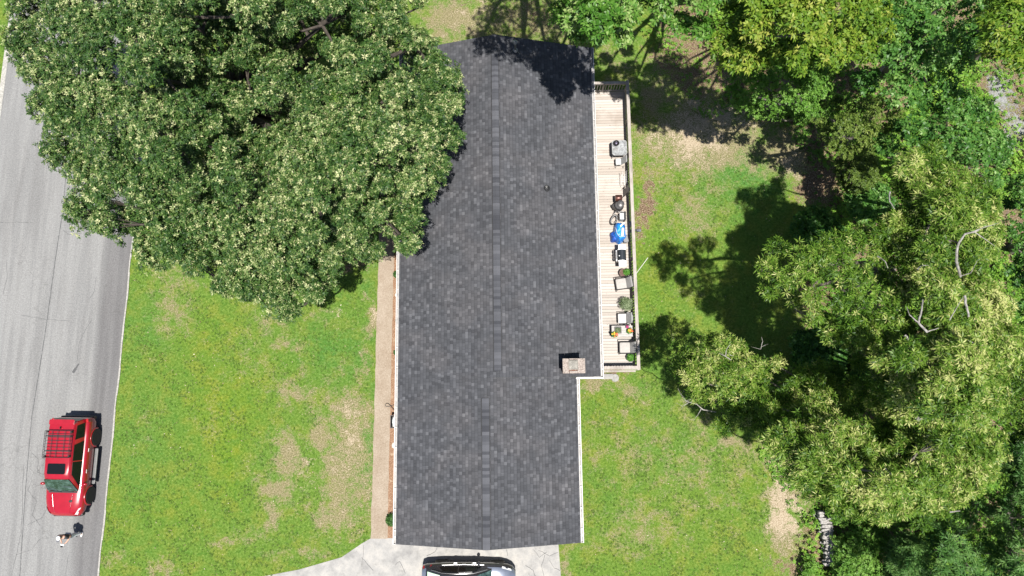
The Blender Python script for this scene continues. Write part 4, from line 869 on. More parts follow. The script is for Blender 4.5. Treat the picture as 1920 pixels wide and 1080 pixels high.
for s_ in (-1, 1):
    sidewin(s_, [(.62, .10), (.22, .72), (-.42, .78), (-.42, .10)], car, wb=.80, wt=.54, zb=.92, zr=1.44, off=.02); sidewin(s_, [(-.48, .10), (-.48, .78), (-1.15, .70), (-1.35, .16)], car, wb=.80, wt=.54, zb=.92, zr=1.44, off=.02)
    m = MB(); m.tube([(s_*.875, .75, .915), (s_*.89, -.2, .935), (s_*.86, -1.25, .955)], .006, 6); m.tube([(s_*.70, .92, 1.08), (s_*.60, .3, 1.39), (s_*.575, -.5, 1.435), (s_*.60, -1.2, 1.38), (s_*.68, -1.75, 1.14)], .007, 6); m.build("chrome_strip", silver, car, True)
    m = MB(); m.box((s_*.915, .28, .78), (.03, .15, .03)); m.build("door_handle", silver, car); m = MB(); m.box((s_*.915, -.62, .80), (.03, .15, .03)); m.build("door_handle", silver, car)
    m = MB(); m.ell((s_*.95, .50, .93), (.10, .08, .07), 12, 8); m.tube([(s_*.80, .5, .91), (s_*.90, .5, .92)], .03, 6); m.build("wing_mirror", darkside, car, True)
    m = MB(); m.add([(s_*.80, 1.62, .815), (s_*.66, 2.04, .735), (s_*.58, 2.06, .765), (s_*.72, 1.60, .86)], [(0, 1, 2, 3)]); m.build("headlight", lampw, car)
    m = MB(); m.add([(s_*.86, -1.72, .88), (s_*.79, -2.17, .80), (s_*.68, -2.17, .90), (s_*.79, -1.80, .945)], [(0, 1, 2, 3)]); m.build("tail_light", lampr, car)
m = MB(); m.add([(-.66, 1.10, .965), (.66, 1.10, .965), (.60, .86, 1.105), (.52, .47, 1.335), (-.52, .47, 1.335), (-.60, .86, 1.105)], [(0, 1, 2, 5), (5, 2, 3, 4)]); m.build("windscreen", wsglass, car)
m = MB(); m.add([(-.50, -1.30, 1.355), (.50, -1.30, 1.355), (.54, -1.60, 1.225), (.58, -1.93, 1.03), (-.58, -1.93, 1.03), (-.54, -1.60, 1.225)], [(0, 1, 2, 5), (5, 2, 3, 4)]); m.build("rear_window", mint, car)
m = MB(); m.rbox((0, -.32, 1.464), (.88, .98, .012), .08, top=.004); m.build("glass_roof", autoglass, car)

# ------------------------------------------------------------------ the person in the road (facing south, holding a controller)
skin = simple("skin", (.42, .24, .17), .6, var=.05); shirt = simple("charcoal_shirt", (.035, .035, .04), .9); shorts = simple("light_trousers", (.66, .66, .66), .9, var=.08); hairm = simple("dark_hair", (.02, .014, .01), .8)
person = thing("person", "person in white cap and dark shirt standing on the road by the red SUV", "person", (-22.20, -7.16, 0), R(-8)); person.scale = (.94, .94, .94); person.rotation_euler = (R(-5), 0, R(-8))
def skinmesh(name, verts, edges, mat, parent, root=0, sub=2):
    me = bpy.data.meshes.new(name); me.from_pydata([v[:3] for v in verts], edges, []); me.materials.append(mat)
    o = bpy.data.objects.new(name, me); C.objects.link(o); o.parent = parent
    md = o.modifiers.new("skin", 'SKIN'); md.use_smooth_shade = True
    for i, v in enumerate(verts):
        r = v[3] if isinstance(v[3], tuple) else (v[3], v[3]); me.skin_vertices[0].data[i].radius = r
        me.skin_vertices[0].data[i].use_root = (i == root)
    s = o.modifiers.new("sub", 'SUBSURF'); s.levels = sub; s.render_levels = sub; return o
# x right, -y the way they face
V = [(0, 0, .96, (.15, .11)), (0, .01, 1.12, (.14, .10)), (0, .02, 1.30, (.17, .11)), (0, .02, 1.44, (.13, .09)), (0, 0, 1.52, .055), (0, -.03, 1.60, (.075, .09)), (0, -.03, 1.68, (.075, .09)),
     (-.18, .02, 1.42, .058), (-.24, -.05, 1.18, .045), (-.13, -.27, 1.16, .036), (-.07, -.32, 1.18, .026),
     (.18, .02, 1.42, .058), (.24, -.05, 1.18, .045), (.13, -.27, 1.16, .036), (.07, -.32, 1.18, .026),
     (-.10, 0, .86, .088), (-.13, -.03, .50, .062), (-.15, .02, .12, .044), (-.16, -.09, .045, .04),
     (.10, 0, .86, .088), (.13, .04, .50, .062), (.16, .08, .12, .044), (.17, -.03, .045, .04)]
Eg = [(0, 1), (1, 2), (2, 3), (3, 4), (4, 5), (5, 6), (3, 7), (7, 8), (8, 9), (9, 10), (3, 11), (11, 12), (12, 13), (13, 14), (0, 15), (15, 16), (16, 17), (17, 18), (0, 19), (19, 20), (20, 21), (21, 22)]
skinmesh("body", V, Eg, skin, person)
V = [(0, 0, .92, (.165, .125)), (0, .01, 1.12, (.16, .12)), (0, .02, 1.30, (.19, .13)), (0, .02, 1.45, (.14, .10)), (-.19, .02, 1.43, .072), (-.235, -.03, 1.24, .062), (.19, .02, 1.43, .072), (.235, -.03, 1.24, .062)]
skinmesh("shirt", V, [(0, 1), (1, 2), (2, 3), (3, 4), (4, 5), (3, 6), (6, 7)], shirt, person)
V = [(0, 0, .95, (.158, .12)), (-.10, 0, .84, .102), (-.13, -.03, .50, .078), (-.15, .02, .13, .062), (.10, 0, .84, .102), (.13, .04, .50, .078), (.16, .08, .13, .062)]
skinmesh("trousers", V, [(0, 1), (1, 2), (2, 3), (0, 4), (4, 5), (5, 6)], shorts, person)
for s_, y in ((-1, -.05), (1, .01)):
    m = MB(); m.ell((s_*.165, y, .05), (.055, .14, .055), 12, 8); m.build("shoe", palew, person, True)
    for k in range(4):
        m = MB(); bx, by = s_*.065+ (k-1.5)*.0, -.33; m.tube([(s_*(.075-.012*k), -.335, 1.185-.014*k), (s_*(.055-.010*k), -.375, 1.19-.014*k), (s_*(.03-.008*k), -.385, 1.185-.014*k)], [.009, .0085, .007], 6); m.build("finger", skin, person, True)
    m = MB(); m.tube([(s_*.085, -.32, 1.20), (s_*.06, -.345, 1.222), (s_*.04, -.355, 1.225)], [.011, .010, .008], 6); m.build("thumb", skin, person, True)
m = MB(); m.ell((0, .005, 1.655), (.085, .10, .085), 14, 9); m.build("hair", hairm, person, True)
m = MB(); m.ell((0, -.125, 1.625), (.014, .018, .022), 8, 6); m.build("nose", skin, person, True)
for s_ in (-1, 1):
    m = MB(); m.ell((s_*.032, -.112, 1.65), (.012, .008, .008), 8, 6); m.build("eye", palew, person, True); m = MB(); m.ell((s_*.088, -.02, 1.635), (.012, .022, .03), 8, 6); m.build("ear", skin, person, True)
m = MB(); m.ell((0, -.118, 1.585), (.025, .006, .007), 8, 6); m.build("mouth", simple("lip", (.3, .10, .08), .6), person, True)
t = MB(); t.ell((0, -.015, 1.70), (.098, .115, .075), 16, 10); cp = t.build("cap", simple("white_cap", (.66, .67, .70), .8, var=.05), person, True)
m = MB(); m.rbox((0, -.155, 1.685), (.15, .12, .014), .05); m.build("cap_peak", simple("grey_peak", (.10, .10, .11), .8), cp)
t = thing("controller", "small pale controller held in the person's hands", "controller", (-22.20-.05, -7.16-.27, 1.15), R(-8)); m = MB(); m.rbox((0, 0, 0), (.17, .10, .035), .03); m.build("case", palew, t)
m = MB(); m.rbox((0, -.075, .03), (.12, .075, .012), .01); m.build("screen", darkmetal, t)

# ------------------------------------------------------------------ low stone wall at the wood's edge
stonew = NT("grey_fieldstone"); vv = stonew.obj(); nn = stonew.noise(vv, 14, 5, .7); n2_ = stonew.noise(vv, 2.6, 3, .6)
stonew.bsdf(stonew.ramp(nn, [(.3, (.12, .11, .10)), (.5, (.27, .255, .235)), (.75, (.40, .38, .355))]), .95, normal=stonew.bump(nn, .8, .03)); stonew = stonew.m
a0 = at(1541, 962, .5); a1 = at(1557, 1062, .5)
t = thing("stone_wall", "short curved stack of flat grey stones beside the wood", "wall", (a0.x, a0.y, 0), 0)
rr = random.Random(4)
for lay in range(4):
    m = MB(); k = 0; s = 0
    while s < 1:
        wd = rr.uniform(.13, .24); cx = (a1.x-a0.x)*s+.22*math.sin(s*3.0)*.8+rr.uniform(-.07, .07); cy = (a1.y-a0.y)*s; ln = rr.uniform(.40, .62)*(.55 if s < .06 else 1)
        zc = .07+lay*.13; n_ = 14; vs = []; ph = rr.uniform(0, 6)
        for zz, kk in ((-.06, .9), (-.02, 1.02), (.03, 1.0), (.06, .82)):
            for q in range(n_):
                a = 2*math.pi*q/n_; e = 1+.10*math.sin(3*a+ph)+.05*math.sin(5*a+ph*2); c_, s_ = math.cos(a), math.sin(a)
                x = math.copysign(abs(c_)**.55, c_)*ln/2*e*kk; y = math.copysign(abs(s_)**.6, s_)*wd/2*e*kk
                vs.append((cx+x, cy+y+x*rr.uniform(-.01, .01), zc+zz+rr.uniform(-.006, .006)))
        m.add(vs, [(j*n_+i, j*n_+(i+1) % n_, (j+1)*n_+(i+1) % n_, (j+1)*n_+i) for j in range(3) for i in range(n_)]+[tuple(range(n_))[::-1], tuple(range(3*n_, 4*n_))])
        s += wd*.96/abs(a1.y-a0.y)
    m.build("stone_course", stonew, t, 50)
#PART4
# ------------------------------------------------------------------ trees
bark = NT("grey_bark"); vv = bark.obj(); nn = bark.noise(bark.scale(vv, (6, 6, 1.2)), 2.5, 5, .7); bark.bsdf(bark.ramp(nn, [(.3, (.06, .048, .038)), (.55, (.14, .12, .10)), (.8, (.24, .21, .18))]), .95, normal=bark.bump(nn, .8, .03)); bark = bark.m
dbark = simple("dark_bark", (.045, .036, .028), .95, var=.5, sc=6)
pbark = NT("pale_bark"); vv = pbark.obj(); nn = pbark.noise(vv, 7, 5, .7); pbark.bsdf(pbark.ramp(nn, [(.3, (.09, .08, .07)), (.5, (.22, .205, .185)), (.75, (.38, .36, .335))]), .9, normal=pbark.bump(nn, .5, .02)); pbark = pbark.m
KIND = {
 'oak':     dict(mat=leafmat("oak_leaf", [(0, (.012, .036, .008)), (.38, (.032, .078, .015)), (.56, (.078, .138, .030)), (.68, (.20, .25, .090)), (.86, (.42, .43, .22))], .18, .5), L=.135, W=.048, K=7, droop=.08),
 'bright':  dict(mat=leafmat("bright_oak_leaf", [(0, (.022, .075, .008)), (.45, (.055, .15, .016)), (.75, (.12, .24, .04)), (1, (.28, .36, .13))], .28, .42), L=.19, W=.085, K=7, droop=.12),
 'yellow':  dict(mat=leafmat("yellow_green_leaf", [(0, (.035, .090, .006)), (.45, (.090, .175, .014)), (.75, (.18, .25, .025)), (1, (.32, .34, .07))], .3, .5), L=.17, W=.07, K=7, droop=.2),
 'narrow':  dict(mat=leafmat("long_leaf", [(0, (.016, .050, .005)), (.30, (.048, .112, .010)), (.54, (.105, .195, .020)), (.75, (.22, .30, .055)), (.92, (.43, .44, .17))], .32, .45), L=.18, W=.036, K=9, droop=.16),
 'airy':    dict(mat=leafmat("small_light_leaf", [(0, (.045, .12, .014)), (.5, (.10, .22, .028)), (1, (.20, .33, .07))], .3, .5), L=.10, W=.060, K=6, droop=.2),
 'olive':   dict(mat=leafmat("olive_leaf", [(0, (.045, .080, .012)), (.5, (.10, .155, .026)), (1, (.20, .25, .055))], .25, .5), L=.11, W=.052, K=7, droop=.25),
 'emerald': dict(mat=leafmat("emerald_leaf", [(0, (.016, .065, .010)), (.45, (.050, .140, .022)), (.8, (.110, .235, .045)), (1, (.21, .33, .10))], .32, .42), L=.16, W=.085, K=6, droop=.2),
 'feather': dict(mat=leafmat("feathery_leaf", [(0, (.025, .080, .015)), (.5, (.062, .155, .030)), (1, (.15, .26, .07))], .3, .5), L=.20, W=.036, K=12, droop=.15),
}
NL = 0
def tree(name, label, kind, poly, ze, zt, lr=(.5, .95), space=.85, dens=46, holes=(), group=None, cat="tree", bk=bark, seed=1, trunk_r=.22, tint0=.5, flat=.75, base=None, limbs=7, stem_h=.35, extra=None, fill=.3, jz=.7, under=None, lo=.10):
    global NL
    r = np.random.default_rng(seed); K = KIND[kind]
    P = np.array(poly, float); x0, y0 = P.min(0); x1, y1 = P.max(0)
    n = 30000; qx = r.uniform(x0, x1, n); qy = r.uniform(y0, y1, n); ok = inpoly(qx, qy, poly)
    for h in holes: ok &= ~inpoly(qx, qy, h)
    qx, qy = qx[ok], qy[ok]; d = edist(qx, qy, poly); dm = d.max()
    for h in holes: d = np.minimum(d, edist(qx, qy, h)+0)
    tt = np.clip(d/dm, 0, 1); zz = ze+(zt-ze)*(1-(1-tt)**1.8)
    ppm = FOC/(CAMH-zz); keep = []; cx, cy, cr = [], [], []
    for i in range(len(qx)):
        rad = r.uniform(*lr)*(.62+.38*min(1, tt[i]*2.2))
        if d[i] < rad*ppm[i]*.55: continue
        if cx:
            dd = np.hypot(np.array(cx)-qx[i], np.array(cy)-qy[i])
            if (dd < space*ppm[i]*(.75+.5*rad)).any(): continue
        cx.append(qx[i]); cy.append(qy[i]); cr.append(rad); keep.append(i)
        if len(cx) > 400: break
    cen = np.array([list(at(cx[k], cy[k], zz[keep[k]]+r.uniform(-jz, jz*.5))) for k in range(len(cx))]); cr = np.array(cr)
    if under:
        ii = r.permutation(len(qx))[:4000]; ux, uy, ur = [], [], []
        for i in ii:
            if d[i] < .55*ppm[i]: continue
            if ux and (np.hypot(np.array(ux)-qx[i], np.array(uy)-qy[i]) < under*ppm[i]).any(): continue
            ux.append(qx[i]); uy.append(qy[i]); ur.append(i)
        c2 = np.array([list(at(ux[k], uy[k], zz[ur[k]]-r.uniform(1.1, 2.0))) for k in range(len(ux))])
        cen = np.concatenate([cen, c2]); cr = np.concatenate([cr, r.uniform(.7, .95, len(c2))])
    pm = P.mean(0); lv = at(pm[0], pm[1], 0)
    b = np.array([cen[:, 0].mean()*.3+lv.x*.7, cen[:, 1].mean()*.3+lv.y*.7, 0]) if base is None else np.array(list(at(*base, 0)))
    t = thing(name, label, cat, tuple(b), 0, group)
    PS, AX, TI = [], [], []
    for c, rad in zip(cen, cr):
        m = int(dens*2*math.pi*rad*rad*1.25)+8
        dv = r.normal(size=(m, 3)); dv /= np.linalg.norm(dv, axis=1, keepdims=True); dv[:, 2] = np.where(dv[:, 2] < -.25, -dv[:, 2]*.8, dv[:, 2])
        ph = r.uniform(0, 6, 6)
        bump = 1+.16*np.sin(dv[:, 0]*5+ph[0])*np.sin(dv[:, 1]*5+ph[1])+.12*np.sin(dv[:, 0]*9+ph[2]+dv[:, 1]*4)+.10*np.sin(dv[:, 1]*11+ph[3])
        dep = np.where(r.random(m) < fill, r.uniform(.25, .75, m), r.uniform(.82, 1.06, m))
        q = c+dv*(rad*bump*dep)[:, None]*np.array([1, 1, flat]); lq = r.normal(0, lo)
        PS.append(q-b); AX.append(dv*.75+np.array([0, 0, .65])+r.normal(0, .28, (m, 3))); TI.append(np.clip(tint0+lq+r.normal(0, .17, m), 0, 1))
    PS = np.concatenate(PS); AX = np.concatenate(AX); TI = np.concatenate(TI)
    V = rosettes(PS, AX, K['L'], K['W'], K['K'], droop=K['droop']); NL += len(V)
    tl = np.clip(np.repeat(TI, K['K'])+rng.normal(0, .10, len(V)), 0, 1)
    quads("crown", V, K['mat'], t, tl)
    # trunk and limbs
    m = MB(); top = cen[:, 2].max()*.55; hz = cen[:, 2].min()*stem_h; ctr = cen.mean(0)-b
    fork = Vector((r.uniform(-.2, .2)+ctr[0]*.25, r.uniform(-.2, .2)+ctr[1]*.25, max(hz, .15)))
    tr = trunk_r
    m.tube([(0, 0, -.1), (0, 0, .15), tuple(fork*.5), tuple(fork)], [tr*1.5, tr*1.15, tr, tr*.85], 12)
    ends = []; idx_ = [int(r.integers(len(cen)))]; dmin = np.linalg.norm(cen-cen[idx_[0]], axis=1)
    while len(idx_) < min(limbs, len(cen)):
        j_ = int(dmin.argmax()); idx_.append(j_); dmin = np.minimum(dmin, np.linalg.norm(cen-cen[j_], axis=1))
    for k in idx_:
        e = Vector(cen[k]-b)-Vector((0, 0, cr[k]*1.15)); mid = fork.lerp(e, .5)+Vector((r.uniform(-.3, .3), r.uniform(-.3, .3), .03*e.z)); q1 = fork.lerp(mid, .5)+Vector((r.uniform(-.15, .15), r.uniform(-.15, .15), 0))
        pth = [fork-Vector((0, 0, .1)), q1, mid, mid.lerp(e, .5)+Vector((r.uniform(-.2, .2), r.uniform(-.2, .2), .0)), e]
        m.tube([tuple(p) for p in pth], [tr*.62, tr*.5, tr*.36, tr*.22, tr*.08], 8); ends += [pth[2].lerp(pth[3], .5)]+pth[3:]+[pth[3].lerp(pth[4], .5)]
    for c, rad in zip(cen, cr):
        e = Vector(c-b); j = min(ends, key=lambda p: (p-e).length+max(0, p.z-e.z)*2); e.z -= rad*.25; md = j.lerp(e, .55)-Vector((r.uniform(-.1, .1), r.uniform(-.1, .1), .3))
        m.tube([tuple(j), tuple(md), tuple(e)], [tr*.16+.01, tr*.10+.008, .010], 5)
        for q in range(4):
            a = r.uniform(0, 6.28); o = e+Vector((math.cos(a)*rad*.75, math.sin(a)*rad*.75, rad*r.uniform(.0, .4))); m.tube([tuple(md), tuple((md+o)/2+Vector((0, 0, .06))), tuple(o)], [.014, .010, .004], 4)
    m.build("trunk", bk, t, True)
    if extra:
        groups = []
        for nm, paths in extra:
            for pth_ in paths:
                for g_ in groups:
                    if g_[0] == nm and any(min(math.dist(q[:2], p[:2]) for p in (pth_[0][0], pth_[0][-1])) < 7 for o_ in g_[1] for q in o_[0]): g_[1].append(pth_); break
                else: groups.append((nm, [pth_]))
        for nm, paths in groups:
            m = MB()
            for pts, r0, r1 in paths:
                r0 *= .5; r1 *= .4
                W_ = [Vector(at(*p))-Vector(tuple(b)) for p in pts]; Q = []
                for i in range(len(W_)-1):
                    for s in range(3): Q.append(W_[i].lerp(W_[i+1], s/3)+Vector((random.uniform(-1, 1), random.uniform(-1, 1), random.uniform(-1, 1)))*r0*.35)
                Q.append(W_[-1]); m.tube([tuple(p) for p in Q], [lerp(r0, r1, i/(len(Q)-1)) for i in range(len(Q))], 7)
            m.build(nm, pbark, t, True)
    return t

tree("front_oak", "huge spreading oak with pale-tipped leaves over the road edge, front lawn and roof", 'oak',
     [(8, 62), (20, 10), (60, -60), (250, -150), (500, -170), (700, -110), (798, 0), (790, 55), (850, 108), (874, 200), (862, 275), (856, 320), (800, 365), (805, 425), (793, 475), (735, 470), (700, 485), (628, 512), (612, 560), (540, 604), (492, 575), (440, 592), (385, 520), (330, 505), (270, 510), (232, 455), (150, 435), (122, 385), (150, 350), (78, 292), (75, 250), (45, 175), (22, 110)],
     7.2, 13.2, lr=(.56, .92), space=1.02, dens=80, under=.95, holes=[[(560, 100), (610, 100), (620, 120), (580, 128)], [(455, 125), (490, 128), (480, 160), (458, 150)], [(478, 210), (500, 215), (496, 250), (478, 240)]],
     trunk_r=.42, tint0=.46, limbs=34, lo=.05, seed=3, jz=1.7, flat=1.05, fill=.2, bk=dbark, base=(440, 190))
WG = "tall trees standing in the wood"
tree("sourwood_tree", "upper right long-leaved tree with yellow-green drooping leaves and a pale curved limb", 'narrow',
     [(1690, 285), (1740, 272), (1790, 300), (1832, 330), (1865, 370), (1872, 440), (1850, 510), (1800, 545), (1740, 530), (1690, 490), (1640, 470), (1598, 450), (1592, 425), (1640, 412), (1680, 400), (1682, 340)],
     11.5, 15.0, lr=(.38, .70), space=.72, dens=66, flat=.95, under=.95, fill=.2, stem_h=.6, jz=1.1, seed=5, group=WG, tint0=.56, trunk_r=.2, base=(1640, 440), extra=[("bare_limb", [([(1800, 518, 15.2), (1794, 490, 15.8), (1795, 462, 16.0), (1808, 440, 16.2), (1835, 432, 16.0)], .085, .05), ([(1808, 440, 16.2), (1850, 425, 16.2), (1872, 418, 16.0)], .04, .012), ([(1825, 434, 16.1), (1850, 450, 16.0), (1866, 462, 15.9)], .03, .01), ([(1800, 518, 15.2), (1820, 512, 15.4), (1832, 490, 15.6)], .03, .012), ([(1668, 360, 14.5), (1668, 378, 14.8), (1678, 392, 14.8)], .05, .02)])])
tree("sourwood_tree", "left-reaching long-leaved tree throwing its shadow on the back lawn", 'narrow',
     [(1393, 508), (1430, 480), (1455, 440), (1500, 450), (1560, 428), (1600, 412), (1680, 420), (1712, 470), (1715, 560), (1700, 620), (1660, 650), (1560, 645), (1520, 612), (1500, 568), (1450, 560), (1410, 542)],
     12.2, 14.6, lr=(.38, .70), space=.72, dens=36, stem_h=.6, seed=6, group=WG, tint0=.5, holes=[[(1650, 465), (1705, 470), (1700, 508), (1655, 505)]], base=(1580, 540), extra=[("bare_limb", [([(1645, 480, 14.2), (1660, 490, 14.4), (1665, 503, 14.3)], .04, .02), ([(1720, 505, 14), (1728, 498, 14), (1740, 497, 14)], .045, .02)])])
tree("sourwood_tree", "tallest long-leaved tree at the right with several forked pale limbs showing through", 'narrow',
     [(1640, 600), (1700, 520), (1780, 505), (1850, 520), (1880, 590), (1890, 660), (1880, 730), (1858, 800), (1780, 800), (1700, 790), (1680, 730), (1640, 690)],
     13, 16.0, lr=(.38, .70), space=.72, dens=66, flat=.95, under=.95, fill=.2, stem_h=.6, jz=1.1, seed=7, group=WG, tint0=.58, trunk_r=.3, base=(1720, 700), holes=[[(1690, 570), (1718, 575), (1712, 610), (1692, 600)]],
     extra=[("bare_limb", [([(1738, 622, 16.2), (1722, 605, 16.4), (1728, 580, 16.4), (1730, 562, 16.2)], .07, .04), ([(1722, 605, 16.4), (1705, 590, 16.4), (1700, 575, 16.2)], .04, .015), ([(1738, 622, 16.2), (1760, 615, 16.2)], .04, .02), ([(1808, 555, 16.2), (1812, 575, 16.3), (1816, 594, 16.2)], .07, .06), ([(1780, 600, 16.2), (1795, 575, 16.4), (1805, 558, 16.3)], .03, .015), ([(1696, 628, 15.6), (1706, 640, 15.6)], .08, .07), ([(1815, 638, 16), (1830, 645, 16), (1850, 650, 15.8)], .03, .012)])])
tree("sourwood_tree", "broad long-leaved tree filling the lower right, with a broken grey trunk stub in its crown", 'narrow',
     [(1440, 795), (1500, 775), (1570, 775), (1640, 810), (1700, 790), (1760, 745), (1840, 770), (1868, 810), (1850, 870), (1862, 900), (1800, 950), (1775, 935), (1728, 1008), (1690, 975), (1650, 985), (1600, 970), (1545, 955), (1500, 925), (1475, 880), (1425, 830)],
     9.5, 13.5, lr=(.38, .70), space=.72, dens=66, flat=.95, under=.95, fill=.2, stem_h=.6, jz=1.1, seed=8, group=WG, tint0=.56, trunk_r=.3, base=(1600, 870), extra=[("trunk_stub", [([(1722, 783, 13.4), (1748, 768, 13.9), (1776, 757, 14.2)], .20, .11), ([(1722, 783, 13.4), (1728, 776, 13.0)], .2, .16)]), ("bare_limb", [([(1660, 878, 13.6), (1672, 892, 13.8)], .06, .05), ([(1780, 960, 10.5), (1800, 958, 10.5)], .05, .03)])])
tree("sourwood_tree", "lower long-leaved tree leaning over the lawn with a bare white dead branch", 'narrow',
     [(1262, 690), (1285, 650), (1330, 625), (1395, 632), (1402, 676), (1455, 648), (1470, 680), (1442, 722), (1500, 728), (1560, 735), (1605, 790), (1590, 860), (1530, 845), (1440, 830), (1400, 812), (1350, 822), (1338, 765), (1295, 750), (1268, 720)],
     6.6, 9.2, lr=(.38, .75), space=.66, dens=38, stem_h=.6, seed=9, group=WG, tint0=.54, base=(1575, 830), trunk_r=.12, extra=[
     ("dead_branch", [([(1343, 772, 6.4), (1318, 768, 6.6), (1306, 758, 6.7), (1286, 752, 6.7), (1276, 738, 6.8), (1271, 728, 6.8)], .055, .016), ([(1315, 767, 6.6), (1308, 778, 6.5), (1301, 788, 6.4)], .035, .010), ([(1292, 754, 6.7), (1280, 762, 6.6), (1267, 755, 6.6)], .028, .009), ([(1286, 752, 6.7), (1297, 748, 6.8)], .02, .007), ([(1280, 762, 6.6), (1277, 768, 6.5)], .016, .006), ([(1301, 788, 6.4), (1290, 784, 6.3)], .014, .005), ([(1276, 740, 6.8), (1283, 733, 6.8)], .014, .005)]),
     ("bare_limb", [([(1370, 675, 9), (1360, 668, 9.2), (1362, 655, 9.3), (1370, 645, 9.3)], .045, .02), ([(1360, 668, 9.2), (1348, 662, 9.2)], .04, .02), ([(1368, 665, 9.2), (1376, 668, 9.2)], .02, .01), ([(1355, 698, 9.2), (1364, 708, 9.2), (1370, 710, 9.2)], .05, .03), ([(1378, 724, 8.8), (1390, 728, 8.8)], .07, .06), ([(1426, 655, 9), (1430, 640, 9.1), (1428, 632, 9.1)], .03, .01), ([(1426, 655, 9), (1408, 650, 9)], .015, .006), ([(1428, 650, 9), (1440, 645, 9)], .015, .006)])])
tree("sourwood_tree", "shorter long-leaved tree filling the hollow between the tall right-hand crowns", 'narrow',
     [(1590, 640), (1650, 640), (1700, 650), (1720, 720), (1740, 770), (1690, 800), (1640, 790), (1600, 720)], 8.5, 11.0, lr=(.34, .66), space=.62, dens=44, stem_h=.6, jz=.9, seed=61, group=WG, tint0=.54, trunk_r=.12)
tree("sourwood_tree", "low long-leaved tree joining the leaning lawn tree to the broad lower crown", 'narrow',
     [(1480, 690), (1540, 680), (1600, 700), (1620, 760), (1590, 810), (1500, 790), (1465, 740)], 6.5, 8.6, lr=(.34, .66), space=.62, dens=44, stem_h=.6, jz=.9, seed=62, group=WG, tint0=.52, trunk_r=.12)
tree("bright_oak", "bright green oak branch at the top edge beside the roof corner", 'bright',
     [(1035, 28), (1050, -30), (1100, -110), (1240, -110), (1212, 0), (1195, 58), (1165, 88), (1122, 82), (1085, 80), (1060, 62)], 10.5, 13.5, lr=(.4, .75), space=.68, dens=40, stem_h=.7, seed=10, group=WG, tint0=.62, base=(1130, -10))
tree("bright_oak", "bright green oak at the top edge between the dirt gap and the wood", 'bright',
     [(1222, 15), (1240, -80), (1400, -120), (1420, -20), (1352, 12), (1332, 52), (1302, 86), (1272, 62), (1240, 48)], 11, 14, lr=(.4, .75), space=.7, dens=40, stem_h=.7, seed=12, group=WG, tint0=.62, base=(1300, 0))
tree("maple_tree", "yellow-green tree at the top of the wood, brightest crown there", 'yellow',
     [(1345, 25), (1400, -60), (1640, -90), (1662, 40), (1645, 105), (1590, 140), (1520, 125), (1440, 118), (1385, 135), (1340, 100)], 11.5, 15, dens=44, stem_h=.6, under=1.1, seed=13, group=WG, tint0=.55, base=(1500, 20))
tree("young_tree", "light green small-leaved tree at the lawn's upper edge", 'airy',
     [(1355, 120), (1440, 105), (1520, 108), (1572, 160), (1570, 215), (1500, 232), (1420, 225), (1370, 195)], 6, 8.5, lr=(.35, .7), space=.6, dens=60, seed=14, group=WG, tint0=.5)
tree("young_tree", "olive green small tree just right of the light green one", 'olive',
     [(1520, 210), (1570, 185), (1680, 185), (1712, 230), (1670, 250), (1630, 285), (1575, 294), (1528, 255)], 5.5, 8, lr=(.35, .7), space=.6, dens=60, seed=15, group=WG, tint0=.5)
tree("tulip_tree", "dark emerald tree at the top right of the wood", 'emerald',
     [(1610, 60), (1690, -60), (1850, -60), (1845, 60), (1800, 165), (1720, 200), (1640, 185), (1585, 150)], 8.5, 12, dens=30, seed=16, group=WG, tint0=.52)
tree("tulip_tree", "emerald broad-leaved tree between the olive tree and the pale gravel", 'emerald',
     [(1640, 250), (1720, 205), (1800, 170), (1860, 200), (1882, 290), (1885, 380), (1840, 330), (1760, 290), (1700, 310), (1665, 345), (1650, 290)], 6.5, 9.5, dens=30, seed=17, group=WG, tint0=.55)
tree("maple_tree", "yellowish tree in the top right corner", 'yellow',
     [(1825, 20), (1870, -60), (2010, -80), (2010, 150), (1905, 135), (1840, 95)], 11, 14.5, dens=40, stem_h=.6, seed=18, group=WG, tint0=.5)
tree("holly_bush", "dark blue-green bush at the wood's edge right of the lush lawn patch", 'emerald',
     [(1486, 415), (1515, 390), (1572, 405), (1590, 440), (1560, 462), (1500, 450)], 2.6, 4.2, lr=(.35, .6), space=.5, dens=44, seed=19, tint0=.35, cat="bush", trunk_r=.08, stem_h=.2)
tree("tulip_tree", "dim green tree along the right edge beside the forked crown", 'emerald',
     [(1885, 340), (1960, 310), (2010, 330), (2010, 640), (1915, 600), (1890, 480)], 5, 8, dens=26, seed=20, group=WG, tint0=.5)
tree("sourwood_tree", "long-leaved tree cut by the right edge of the frame", 'narrow',
     [(1895, 660), (2010, 620), (2010, 840), (1910, 825), (1875, 770)], 9, 12, dens=55, seed=21, group=WG, tint0=.45)
tree("feathery_tree", "feathery dark green tree in the bottom right corner", 'feather',
     [(1850, 860), (1920, 835), (2010, 830), (2010, 1150), (1900, 1150), (1860, 1040), (1880, 960)], 7, 10, lr=(.4, .8), space=.72, dens=26, seed=22, group=WG, tint0=.5)
tree("feathery_tree", "feathery green tree at the bottom edge left of the corner one", 'feather',
     [(1745, 965), (1800, 945), (1850, 900), (1885, 960), (1900, 1060), (1920, 1150), (1740, 1150), (1715, 1040)], 6, 9, lr=(.4, .8), space=.75, dens=26, seed=23, group=WG, tint0=.5)
tree("tall_oak", "tall oak beyond the top edge of the picture, shading the far end of the roof", 'oak',
     [(872, -75), (900, -50), (935, -32), (985, -28), (1060, -22), (1130, -22), (1180, -60), (1200, -280), (1050, -350), (930, -320), (870, -200)], 13.2, 16.5, dens=34, lr=(.6, 1.0), space=.9, stem_h=.6, under=1.2, seed=24, tint0=.5, trunk_r=.3, base=(1000, -90))
